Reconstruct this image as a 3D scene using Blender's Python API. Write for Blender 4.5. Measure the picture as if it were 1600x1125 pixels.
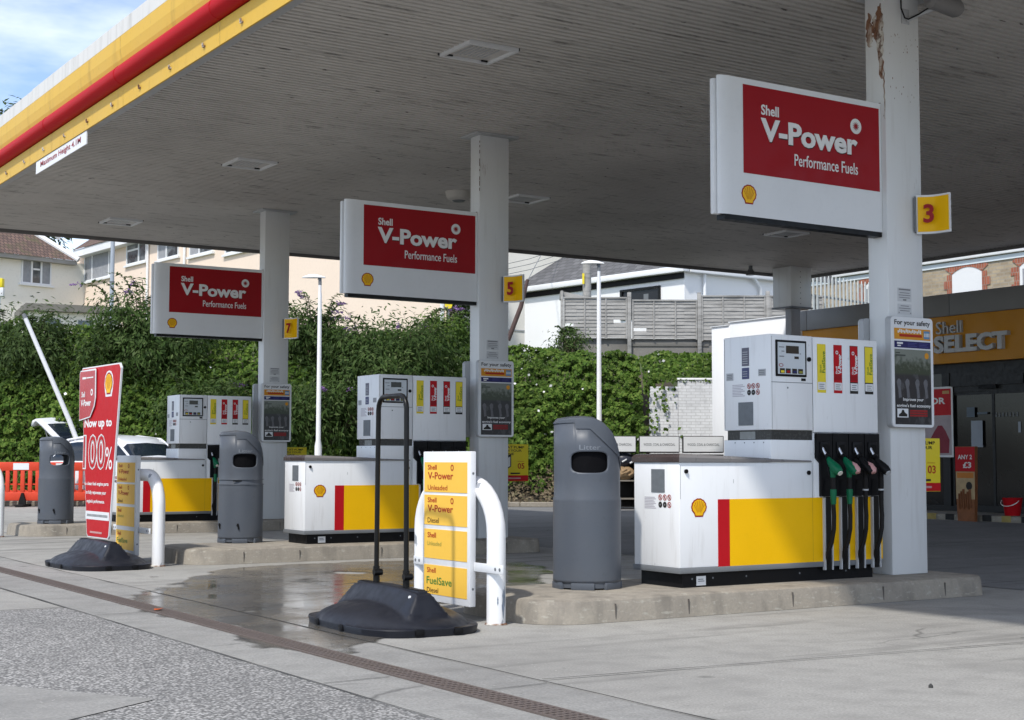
import bpy, bmesh, math, random
import numpy as np
from mathutils import Vector, Matrix, noise

R = math.radians
random.seed(7)
rng = np.random.default_rng(11)
sc = bpy.context.scene
for _o in list(bpy.data.objects):
    bpy.data.objects.remove(_o)
COL = sc.collection

# ------------------------------------------------------------------ camera
PIT, YAW, ROL = R(3.883), R(32.746), R(0.106)
_fw = Vector((math.sin(YAW) * math.cos(PIT), math.cos(YAW) * math.cos(PIT), math.sin(PIT)))
_rt = Vector((math.cos(YAW), -math.sin(YAW), 0))
_up = _rt.cross(_fw)
_r2 = _rt * math.cos(ROL) + _up * math.sin(ROL)
_u2 = _up * math.cos(ROL) - _rt * math.sin(ROL)
cam = bpy.data.cameras.new('camera')
cam.sensor_width = 36
cam.lens = 2289.885 / 1600 * 36
cam.clip_start, cam.clip_end = 0.1, 2000
camo = bpy.data.objects.new('camera', cam)
COL.objects.link(camo)
_m = Matrix((_r2, _u2, -_fw)).transposed().to_4x4()
_m.translation = (0, 0, 1.1)
camo.matrix_world = _m
sc.camera = camo

# ------------------------------------------------------------------ sky, sun, exposure
SUN_EL, SUN_A = R(52.4), R(30)          # elevation; direction to the sun is (-cos a, -sin a)
SKY_STRENGTH, SUN_STRENGTH, EXPOSURE = 0.15, 2.4, 0.65
to_sun = Vector((-math.cos(SUN_EL) * math.cos(SUN_A), -math.cos(SUN_EL) * math.sin(SUN_A), math.sin(SUN_EL)))
w = bpy.data.worlds.new('World')
sc.world = w
w.use_nodes = True
nt = w.node_tree
nt.nodes.clear()
out = nt.nodes.new('ShaderNodeOutputWorld')
bg = nt.nodes.new('ShaderNodeBackground')
sky = nt.nodes.new('ShaderNodeTexSky')
sky.sky_type = 'NISHITA'
sky.sun_disc = False
sky.sun_elevation = SUN_EL
sky.sun_rotation = math.atan2(to_sun.x, to_sun.y)
sky.air_density = 0.75
sky.dust_density = 0.35
sky.ozone_density = 1.3
tc = nt.nodes.new('ShaderNodeTexCoord')
mp = nt.nodes.new('ShaderNodeMapping')
mp.inputs['Scale'].default_value = (1.2, 1.2, 3.6)
mp.inputs['Location'].default_value = (6.2, 0.9, 0.8)
nz = nt.nodes.new('ShaderNodeTexNoise')
nz.inputs['Scale'].default_value = 1.7
nz.inputs['Detail'].default_value = 7
nz.inputs['Roughness'].default_value = 0.55
rp = nt.nodes.new('ShaderNodeValToRGB')
rp.color_ramp.elements[0].position = 0.44
rp.color_ramp.elements[0].color = (0.03, 0.03, 0.03, 1)
rp.color_ramp.elements[1].position = 0.66
rp.color_ramp.elements[1].color = (0.80, 0.80, 0.80, 1)
mx = nt.nodes.new('ShaderNodeMix')
mx.data_type = 'RGBA'
mx.inputs['B'].default_value = (8.6, 8.5, 8.4, 1)
nt.links.new(tc.outputs['Generated'], mp.inputs['Vector'])
nt.links.new(mp.outputs['Vector'], nz.inputs['Vector'])
nt.links.new(nz.outputs['Fac'], rp.inputs['Fac'])
nt.links.new(rp.outputs['Color'], mx.inputs['Factor'])
nt.links.new(sky.outputs['Color'], mx.inputs['A'])
nt.links.new(mx.outputs['Result'], bg.inputs['Color'])
bg.inputs['Strength'].default_value = SKY_STRENGTH
nt.links.new(bg.outputs['Background'], out.inputs['Surface'])

sun = bpy.data.lights.new('sun', 'SUN')
sun.energy = SUN_STRENGTH
sun.angle = R(2.2)
sun.color = (1.0, 0.955, 0.885)
suno = bpy.data.objects.new('sun', sun)
COL.objects.link(suno)
suno.rotation_euler = to_sun.to_track_quat('Z', 'Y').to_euler()
suno.location = to_sun * 60

sc.view_settings.view_transform = 'Standard'
sc.view_settings.look = 'None'
sc.view_settings.exposure = EXPOSURE
sc.view_settings.gamma = 1
sc.cycles.use_denoising = True
sc.cycles.max_bounces = 8
sc.cycles.diffuse_bounces = 5
sc.cycles.sample_clamp_indirect = 6

# ------------------------------------------------------------------ materials
def _n(nt, t, **kw):
    n = nt.nodes.new(t)
    for k, v in kw.items():
        if hasattr(n, k):
            setattr(n, k, v)
        else:
            n.inputs[k.replace('_', ' ')].default_value = v
    return n

def c4(c):
    return (c[0], c[1], c[2], 1)

class Mat:
    """small wrapper for building node materials"""
    def __init__(s, name, col=(.5, .5, .5), rough=.5, metal=0., spec=.5):
        s.m = bpy.data.materials.new(name)
        s.m.use_nodes = True
        s.nt = s.m.node_tree
        s.p = s.nt.nodes['Principled BSDF']
        s.p.inputs['Base Color'].default_value = c4(col)
        s.p.inputs['Roughness'].default_value = rough
        s.p.inputs['Metallic'].default_value = metal
        s.p.inputs['Specular IOR Level'].default_value = spec
        s.cur = None
        s.col = col
        s.h = None
        s._co = {}
    def co(s, kind='Object', scale=(1, 1, 1)):
        k = (kind, scale)
        if k in s._co:
            return s._co[k]
        if kind == 'Position':
            o = _n(s.nt, 'ShaderNodeNewGeometry').outputs['Position']
        else:
            o = _n(s.nt, 'ShaderNodeTexCoord').outputs[kind]
        if scale != (1, 1, 1):
            mp = _n(s.nt, 'ShaderNodeMapping')
            mp.inputs['Scale'].default_value = scale
            s.nt.links.new(o, mp.inputs['Vector'])
            o = mp.outputs['Vector']
        s._co[k] = o
        return o
    def noise(s, scale, kind='Object', sc=(1, 1, 1), detail=5, rough=.55, dist=0.):
        n = _n(s.nt, 'ShaderNodeTexNoise')
        n.inputs['Scale'].default_value = scale
        n.inputs['Detail'].default_value = detail
        n.inputs['Roughness'].default_value = rough
        n.inputs['Distortion'].default_value = dist
        s.nt.links.new(s.co(kind, sc), n.inputs['Vector'])
        return n.outputs['Fac']
    def ramp(s, fac, a, b, va=0., vb=1.):
        r = _n(s.nt, 'ShaderNodeMapRange')
        r.clamp = True
        s.nt.links.new(fac, r.inputs['Value'])
        r.inputs['From Min'].default_value = a
        r.inputs['From Max'].default_value = b
        r.inputs['To Min'].default_value = va
        r.inputs['To Max'].default_value = vb
        return r.outputs['Result']
    def mul(s, a, b, op='MULTIPLY'):
        m = _n(s.nt, 'ShaderNodeMath', operation=op)
        for i, x in enumerate((a, b)):
            if hasattr(x, 'is_linked'):
                s.nt.links.new(x, m.inputs[i])
            else:
                m.inputs[i].default_value = x
        return m.outputs[0]
    def mix(s, fac, col, blend='MIX', A=None):
        m = _n(s.nt, 'ShaderNodeMix', data_type='RGBA', blend_type=blend)
        if hasattr(fac, 'is_linked'):
            s.nt.links.new(fac, m.inputs['Factor'])
        else:
            m.inputs['Factor'].default_value = fac
        A = A if A is not None else s.cur
        if A is None:
            m.inputs['A'].default_value = c4(s.col)
        elif isinstance(A, tuple):
            m.inputs['A'].default_value = c4(A)
        else:
            s.nt.links.new(A, m.inputs['A'])
        if isinstance(col, tuple):
            m.inputs['B'].default_value = c4(col)
        else:
            s.nt.links.new(col, m.inputs['B'])
        s.cur = m.outputs['Result']
        s.nt.links.new(s.cur, s.p.inputs['Base Color'])
        return s
    def dirt(s, scale, amt, a=.45, b=.75, col=None, kind='Object', sc=(1, 1, 1), dist=0.):
        f = s.ramp(s.noise(scale, kind, sc, dist=dist), a, b, 0, amt)
        return s.mix(f, col or tuple(x * .45 for x in s.col))
    def bump(s, fac, strength=.3, dist=.01):
        b = _n(s.nt, 'ShaderNodeBump')
        b.inputs['Strength'].default_value = strength
        b.inputs['Distance'].default_value = dist
        s.nt.links.new(fac, b.inputs['Height'])
        if s.h is not None:
            s.nt.links.new(s.h, b.inputs['Normal'])
        s.h = b.outputs['Normal']
        s.nt.links.new(s.h, s.p.inputs['Normal'])
        return s
    def roughmap(s, fac, a, b):
        r = s.ramp(fac, .35, .65, a, b)
        s.nt.links.new(r, s.p.inputs['Roughness'])
        return s

def paint(name, col, rough=.4, amt=.18, scale=2.5, spec=.25, bump=0.):
    M = Mat(name, col, rough, 0, spec)
    M.dirt(scale, amt, .4, .75)
    M.dirt(scale * 9, amt * .7, .55, .8)
    M.roughmap(M.noise(scale * 3), rough * .8, min(1, rough * 1.25))
    if bump:
        M.bump(M.noise(40), bump, .002)
    return M.m

WHITE = Mat('white_enamel', (.78, .79, .80), .35)
WHITE.dirt(1.3, .12, .4, .8, (.5, .5, .48)).dirt(3, .22, .6, .8, (.42, .40, .36), sc=(6, 6, .5)).dirt(60, .25, .72, .8, (.3, .29, .26))
WHITE.dirt(5, .2, .56, .74, (.36, .34, .31), sc=(3, 3, .35)).dirt(11, .3, .66, .74, (.25, .24, .22), sc=(1, 1, .8))
WHITE = WHITE.m
PILLAR = Mat('pillar_paint', (.66, .67, .67), .42)
PILLAR.dirt(1.1, .25, .4, .8, (.42, .41, .39)).dirt(2.5, .35, .55, .8, (.38, .36, .33), sc=(5, 5, .4))
_rust = PILLAR.mul(PILLAR.ramp(PILLAR.noise(5, sc=(2.2, 2.2, .6), detail=8), .66, .72), PILLAR.ramp(PILLAR.noise(1.0, 'Position', detail=1), .55, .68))
PILLAR.mix(PILLAR.mul(_rust, .45), (.16, .08, .04))
PILLAR.dirt(38, .6, .75, .78, (.14, .09, .06), 'Position')
PILLAR = PILLAR.m
RUST = Mat('rusty_paint', (.55, .53, .48), .7)
RUST.dirt(7, .95, .42, .56, (.17, .065, .022), sc=(1.6, 1.6, .45)).dirt(25, .8, .5, .62, (.08, .03, .015))
RUST = RUST.m
SIGNWHITE = paint('sign_white', (.70, .71, .72), .35, .1)
RED = paint('shaded_red', (.30, .005, .010), .38, .12, 2.5, .18)  # brand red darkened to the tone it has in canopy shade
REDB = paint('lit_red', (.46, .008, .014), .35, .12, 3, .15)  # the same red at its sunlit tone
YEL = paint('signal_yellow', (.86, .48, .003), .35, .1, 2.5, .15)
YELPALE = paint('price_yellow', (.84, .50, .065), .4, .08)
LABELYEL = paint('label_yellow', (.75, .60, .03), .4, .1)
ORANGE = paint('orange_sheet', (.62, .27, .02), .45, .15)
BLACK = paint('black_plastic', (.007, .007, .008), .45, .2, 6, .15)
BLACKM = paint('black_metal', (.008, .008, .008), .35, .3, 8, .2)
RUBBER = paint('black_rubber', (.012, .011, .011), .6, .2, 8, .15)
GREY = paint('mid_grey', (.16, .17, .18), .45, .15)
LGREY = paint('light_grey', (.42, .43, .44), .45, .15)
DKBROWN = paint('brown_lid', (.062, .046, .044), .25, .2, 3, .5)
BINGREY = Mat('bin_plastic', (.078, .089, .108), .42, 0, .3)
BINGREY.dirt(3, .3, .4, .75, (.12, .125, .13)).dirt(30, .3, .6, .75, (.05, .055, .06)).bump(BINGREY.noise(220), .12, .001)
BINGREY = BINGREY.m
BINDARK = paint('bin_inside', (.006, .006, .007), .8, .1, 2.5, .05)
GREENP = paint('nozzle_green', (.0, .115, .05), .35, .15, 12)
PINKP = paint('nozzle_pad', (.50, .27, .26), .5, .2, 14)
STEEL = Mat('steel', (.55, .55, .56), .28, 1.0).dirt(20, .3).m
SILVER = paint('silver_strip', (.46, .47, .48), .3, .1)
LCD = paint('lcd_glass', (.035, .038, .036), .12, .1)
NAVY = paint('navy_sheet', (.018, .018, .10), .4, .1)
DBLUE = paint('blue_sticker', (.07, .08, .17), .4, .25, 30)
GRN = paint('green_letter', (.06, .20, .03), .5, .05)
DRED = paint('dark_red_letter', (.40, .03, .01), .5, .05)
INK = paint('black_ink', (.02, .018, .016), .5, .05)
WINK = paint('white_ink', (.72, .72, .71), .5, .05)
PINK = paint('faint_print', (.50, .48, .52), .6, .2, 40)
PEWTER = paint('plate_grey', (.15, .165, .18), .35, .3, 25)
BLUEGREY = paint('gun_grey', (.10, .108, .12), .45, .15)

def concrete(name, a, b, kind='Position', stain=.5, bump=.25, tyre=0.):
    M = Mat(name, a, .85)
    M.mix(M.ramp(M.noise(.55, kind, detail=6), .35, .65), b)
    M.mix(M.ramp(M.noise(4.5, kind, detail=6), .45, .75, 0, .5), tuple(x * .6 for x in a))
    M.mix(M.ramp(M.noise(.33, kind, detail=7, rough=.65, dist=.4), .55, .72, 0, stain), tuple(x * .45 for x in a))
    if tyre:
        M.mix(M.ramp(M.noise(1.0, kind, (.28, 3.2, 1), detail=6), .55, .72, 0, tyre), tuple(x * .35 for x in a))
    M.mix(M.ramp(M.noise(75, kind, detail=2), .35, .65, 0, .5), tuple(x * .55 for x in a))
    M.mix(M.ramp(M.noise(24, kind, detail=3), .66, .74, 0, .5), tuple(x * .35 for x in a))
    M.mix(M.ramp(M.noise(31, kind, (1.1, .9, 1), detail=2), .69, .74, 0, .5), tuple(min(.6, x * 1.7) for x in a))
    for sc_, rad, amt in ((1.7, .075, .75), (5.5, .05, .6)):
        v = _n(M.nt, 'ShaderNodeTexVoronoi')
        v.inputs['Scale'].default_value = sc_
        M.nt.links.new(M.co(kind), v.inputs['Vector'])
        spot = M.ramp(v.outputs['Distance'], rad * .55, rad * 1.3, amt, 0)
        M.mix(M.mul(spot, M.ramp(M.noise(sc_ * .7, kind), .48, .62)), tuple(x * .3 for x in a))
    if tyre:
        v = _n(M.nt, 'ShaderNodeTexVoronoi', feature='DISTANCE_TO_EDGE')
        v.inputs['Scale'].default_value = .42
        vm = _n(M.nt, 'ShaderNodeVectorMath', operation='MULTIPLY_ADD')
        nn = _n(M.nt, 'ShaderNodeTexNoise')
        nn.inputs['Scale'].default_value = 1.6
        nn.inputs['Detail'].default_value = 6
        M.nt.links.new(M.co(kind), nn.inputs['Vector'])
        M.nt.links.new(nn.outputs['Color'], vm.inputs[0])
        vm.inputs[1].default_value = (.5, .5, 0)
        M.nt.links.new(M.co(kind), vm.inputs[2])
        M.nt.links.new(vm.outputs[0], v.inputs['Vector'])
        M.mix(M.mul(M.ramp(v.outputs['Distance'], .0, .0045, .8, 0), M.ramp(M.noise(.5, kind), .55, .62)), tuple(x * .3 for x in a))
    M.bump(M.noise(130, kind, detail=3), bump, .004)
    M.bump(M.noise(6, kind, detail=4), bump * .6, .02)
    return M.m

GROUND = concrete('forecourt_concrete', (.31, .302, .28), (.40, .39, .36), stain=.7, tyre=.85)
STRIP = concrete('strip_concrete', (.27, .265, .25), (.345, .34, .32), stain=.45, tyre=.35)
KERB = Mat('kerb_concrete', (.33, .295, .24), .9)
KERB.mix(KERB.ramp(KERB.noise(2.2, 'Position'), .35, .7), (.27, .24, .20))
KERB.mix(KERB.ramp(KERB.noise(5, 'Position', (1, 1, .3), detail=7), .5, .68, 0, .6), (.13, .118, .10))
KERB.mix(KERB.ramp(KERB.noise(14, 'Position', (1, 1, 2.5), detail=6), .58, .66, 0, .6), (.42, .40, .34))
KERB.mix(KERB.ramp(KERB.noise(60, 'Position'), .3, .7, 0, .3), (.15, .14, .12))
KERB.bump(KERB.noise(45, 'Position'), .4, .008)
_z = _n(KERB.nt, 'ShaderNodeSeparateXYZ')
KERB.nt.links.new(KERB.co('Position'), _z.inputs[0])
KERB.mix(KERB.mul(KERB.ramp(KERB.noise(7, 'Position', (1, 1, .12), detail=6), .5, .72, 0, .38), KERB.ramp(_z.outputs[2], .05, .14)), (.10, .088, .075))
KERB = KERB.m
ASPH = Mat('exposed_aggregate_asphalt', (.24, .236, .226), .9)
_v = _n(ASPH.nt, 'ShaderNodeTexVoronoi')
_v.inputs['Scale'].default_value = 64
ASPH.nt.links.new(ASPH.co('Position'), _v.inputs['Vector'])
_sep = _n(ASPH.nt, 'ShaderNodeSeparateColor')
ASPH.nt.links.new(_v.outputs['Color'], _sep.inputs['Color'])
ASPH.mix(ASPH.ramp(_sep.outputs[0], .2, .85), (.50, .49, .47))
ASPH.mix(ASPH.ramp(_v.outputs['Distance'], .32, .64, 0, .85), (.075, .074, .072))
ASPH.mix(ASPH.ramp(ASPH.noise(.8, 'Position', detail=6), .45, .7, 0, .35), (.10, .10, .10))
ASPH.mix(ASPH.ramp(ASPH.noise(1.0, 'Position', (2.5, .5, 1), detail=5), .6, .72, 0, .45), (.06, .06, .06))
ASPH.bump(_v.outputs['Distance'], -.5, .006)
ASPH = ASPH.m
DRAIN = Mat('drain_iron', (.12, .095, .085), .8)
DRAIN.dirt(9, .8, .4, .7, (.11, .085, .07)).dirt(60, .5, .5, .7, (.05, .04, .036))
DRAIN = DRAIN.m
JOINT = paint('joint_filler', (.05, .05, .048), .9, .3, 6)

SOFFIT = Mat('soffit_sheet', (.58, .555, .52), .6, 0, .2)
SOFFIT.mix(SOFFIT.ramp(SOFFIT.noise(.35, 'Position', detail=6), .4, .7, 0, .55), (.34, .325, .305))
SOFFIT.mix(SOFFIT.ramp(SOFFIT.noise(4.2, 'Position', (.5, 3.2, 1), detail=7, rough=.7), .54, .68, 0, .65), (.15, .142, .132))
SOFFIT.mix(SOFFIT.ramp(SOFFIT.noise(9, 'Position', (.6, 2.4, 1), detail=5), .68, .73, 0, .8), (.05, .045, .04))
SOFFIT = SOFFIT.m
FASC = Mat('faded_yellow', (.64, .40, .055), .55, 0, .2)
FASC.mix(FASC.ramp(FASC.noise(.5, 'Position', detail=5), .35, .7, 0, .5), (.60, .41, .11))
FASC.mix(FASC.ramp(FASC.noise(2.2, 'Position', (1, 2.5, .35), detail=7), .55, .75, 0, .55), (.42, .26, .05))
FASC.mix(FASC.ramp(FASC.noise(40, 'Position', (1, 1, .3)), .62, .72, 0, .4), (.25, .16, .06))
FASC = FASC.m
FASCW = Mat('weathered_white', (.62, .61, .58), .6)
FASCW.mix(FASCW.ramp(FASCW.noise(2.2, 'Position', (1, 3, .4), detail=8), .48, .75, 0, .5), (.28, .27, .24))
FASCW = FASCW.m
REDTUBE = Mat('red_tube', (.42, .004, .008), .5, 0, .08)
REDTUBE.dirt(1.0, .3, .4, .75, (.32, .005, .009), 'Position')
REDTUBE = REDTUBE.m

def brickmat(name, c1, c2, mortar, bw, bh, ms=.01, rough=.85, wob=0., bumpd=.008, offset=.5):
    M = Mat(name, c1, rough)
    b = _n(M.nt, 'ShaderNodeTexBrick')
    b.offset = offset
    b.inputs['Color1'].default_value = c4(c1)
    b.inputs['Color2'].default_value = c4(c2)
    b.inputs['Mortar'].default_value = c4(mortar)
    b.inputs['Scale'].default_value = 1
    b.inputs['Mortar Size'].default_value = ms
    b.inputs['Brick Width'].default_value = bw
    b.inputs['Row Height'].default_value = bh
    b.inputs['Bias'].default_value = -.1
    uv = M.co('UV')
    if wob:
        n = _n(M.nt, 'ShaderNodeTexNoise')
        n.inputs['Scale'].default_value = 1.6
        n.inputs['Detail'].default_value = 4
        M.nt.links.new(uv, n.inputs['Vector'])
        v = _n(M.nt, 'ShaderNodeVectorMath', operation='MULTIPLY_ADD')
        M.nt.links.new(n.outputs['Color'], v.inputs[0])
        v.inputs[1].default_value = (wob, wob, 0)
        M.nt.links.new(uv, v.inputs[2])
        uv = v.outputs[0]
    M.nt.links.new(uv, b.inputs['Vector'])
    M.cur = b.outputs['Color']
    M.mix(M.ramp(M.noise(1.3, 'Position', detail=6), .4, .75, 0, .5), tuple(x * .5 for x in c1))
    M.mix(M.ramp(M.noise(9, 'Position', detail=4), .5, .8, 0, .4), tuple(x * .4 for x in c2))
    M.bump(b.outputs['Fac'], -.6, bumpd)
    return M

TILEB = brickmat('brown_tiles', (.19, .12, .095), (.11, .072, .06), (.03, .022, .02), .2, .28, .02)
TILEB.mix(TILEB.ramp(TILEB.noise(1.6, 'Position', detail=8), .56, .68, 0, .8), (.09, .085, .04))
TILEB = TILEB.m
SLATE = brickmat('grey_slate', (.15, .15, .155), (.09, .09, .095), (.03, .03, .03), .32, .22, .012).m
STONE = brickmat('coursed_stone', (.46, .37, .25), (.30, .24, .17), (.36, .32, .26), .34, .12, .02, wob=.12).m
REDBRICK = brickmat('red_brick', (.40, .12, .065), (.28, .085, .05), (.30, .24, .2), .11, .3, .012).m
WBRICK = brickmat('white_brick', (.74, .75, .76), (.66, .67, .68), (.50, .50, .50), .22, .072, .008, rough=.7).m
CREAM = Mat('cream_render', (.80, .77, .70), .85).dirt(.7, .25, .4, .75, (.62, .58, .50), 'Position').dirt(12, .15, .5, .8, None, 'Position').m
PEACH = Mat('peach_render', (.78, .645, .53), .85).dirt(.5, .2, .4, .75, (.68, .54, .43), 'Position').dirt(12, .12, .5, .8, None, 'Position').m
WREND = Mat('white_render', (.80, .80, .80), .8).dirt(.8, .15, .45, .75, (.6, .6, .58), 'Position').m
UPVC = paint('white_upvc', (.76, .77, .78), .35, .08)
GLASS = Mat('window_glass', (.045, .055, .065), .06, 0, .8).dirt(1.6, .85, .4, .62, (.22, .25, .27)).m
NETS = paint('net_curtain', (.30, .31, .33), .8, .35, 5)
WOODF = Mat('weathered_wood', (.34, .33, .31), .9)
WOODF.mix(WOODF.ramp(WOODF.noise(3, 'Position', (.6, .6, 4), detail=7), .45, .72, 0, .75), (.14, .135, .125))
WOODF.dirt(30, .4, .5, .75, (.1, .1, .095), 'Position', (.5, .5, 3))
WOODF = WOODF.m
WALLG = concrete('old_concrete_wall', (.26, .25, .225), (.16, .15, .135), stain=.7)
SOIL = Mat('bank_soil', (.075, .06, .04), .95).dirt(3, .8, .4, .7, (.03, .028, .015), 'Position').dirt(25, .5, .55, .7, (.16, .14, .11), 'Position').m
HILLM = Mat('hill_grass', (.07, .10, .03), .95).dirt(1, .6, .4, .7, (.05, .05, .025), 'Position').m
BARK = paint('bark', (.09, .07, .05), .9, .5, 10)
STEMM = paint('shrub_stem', (.10, .09, .05), .8, .4, 10)
DARKMETAL = paint('dark_frame', (.018, .018, .019), .4, .2, 5)
SHOPORANGE = paint('shop_orange', (.52, .225, .010), .45, .15, .8)
SHOPGREY = paint('shop_grey', (.22, .22, .22), .45, .15, .8)
SHOPGLASS = Mat('shop_glass', (.008, .0085, .009), .12, 0, .3).dirt(1.4, .5, .45, .7, (.02, .019, .018)).m
CARW = Mat('car_white', (.74, .76, .79), .22).m
CARW.node_tree.nodes['Principled BSDF'].inputs['Coat Weight'].default_value = .6
CARGLASS = Mat('car_glass', (.012, .018, .028), .08, 0, .4).m
BARR = paint('barrier_red', (.62, .06, .025), .45, .25, 3)
WOODLOG = paint('log_wood', (.34, .23, .13), .85, .6, 14)

def leafmat(name, cols, trans=.25, rough=.5):
    M = Mat(name, cols[0], .6, 0, .12)
    g = _n(M.nt, 'ShaderNodeNewGeometry')
    r = _n(M.nt, 'ShaderNodeValToRGB')
    el = r.color_ramp.elements
    el[0].position, el[0].color = 0, c4(cols[0])
    el[1].position, el[1].color = 1, c4(cols[-1])
    for i, c in enumerate(cols[1:-1]):
        e = el.new((i + 1) / (len(cols) - 1))
        e.color = c4(c)
    M.nt.links.new(g.outputs['Random Per Island'], r.inputs['Fac'])
    M.cur = r.outputs['Color']
    M.mix(M.ramp(M.noise(.9, 'Position', detail=4), .4, .65, 0, .55), tuple(x * .5 for x in cols[0]))
    t = _n(M.nt, 'ShaderNodeBsdfTranslucent')
    M.nt.links.new(M.cur, t.inputs['Color'])
    ms = _n(M.nt, 'ShaderNodeMixShader')
    ms.inputs[0].default_value = trans
    o = M.nt.nodes['Material Output']
    M.nt.links.new(M.p.outputs[0], ms.inputs[1])
    M.nt.links.new(t.outputs[0], ms.inputs[2])
    M.nt.links.new(ms.outputs[0], o.inputs['Surface'])
    return M.m

IVY = leafmat('ivy_leaf', [(.036, .075, .011), (.07, .135, .02), (.112, .19, .03), (.18, .25, .055)], .22)
BUDD = leafmat('buddleia_leaf', [(.03, .06, .014), (.055, .10, .024), (.08, .135, .034), (.13, .175, .065)], .3)
DARKLEAF = leafmat('dark_leaf', [(.035, .065, .018), (.055, .09, .025), (.075, .115, .035)])
FLOWERW = Mat('bindweed_flower', (.80, .80, .78), .6).m
FLOWERP = leafmat('lilac_flower', [(.22, .13, .30), (.32, .20, .42), (.16, .09, .2)], .2)

# ------------------------------------------------------------------ mesh helpers
class Fr:
    """frame: s along ex, d along outward normal n, z up"""
    def __init__(f, o, ex, n, ez=(0, 0, 1)):
        f.o, f.ex, f.n, f.ez = Vector(o), Vector(ex).normalized(), Vector(n).normalized(), Vector(ez).normalized()
    def __call__(f, s, d, z):
        return f.o + f.ex * s + f.n * d + f.ez * z

WF = Fr((0, 0, 0), (1, 0, 0), (0, 1, 0))          # world axes: s=X d=Y z=Z
def south(y):                                      # a face at Y=y that looks towards -Y: s=X
    return Fr((0, y, 0), (1, 0, 0), (0, -1, 0))
def west(x):                                       # a face at X=x that looks towards -X: s=-Y
    return Fr((x, 0, 0), (0, -1, 0), (-1, 0, 0))

_font_cache = {}
def text_mesh(body, off, ext):
    k = (body, off, ext)
    if k not in _font_cache:
        c = bpy.data.curves.new('t', 'FONT')
        c.body = body
        c.offset = off
        c.extrude = ext
        c.resolution_u = 3
        o = bpy.data.objects.new('t', c)
        m = bpy.data.meshes.new_from_object(o)
        vs = [v.co.copy() for v in m.vertices]
        fs = [tuple(p.vertices) for p in m.polygons]
        bpy.data.objects.remove(o)
        bpy.data.meshes.remove(m)
        bpy.data.curves.remove(c)
        _font_cache[k] = (vs, fs)
    return _font_cache[k]

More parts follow.
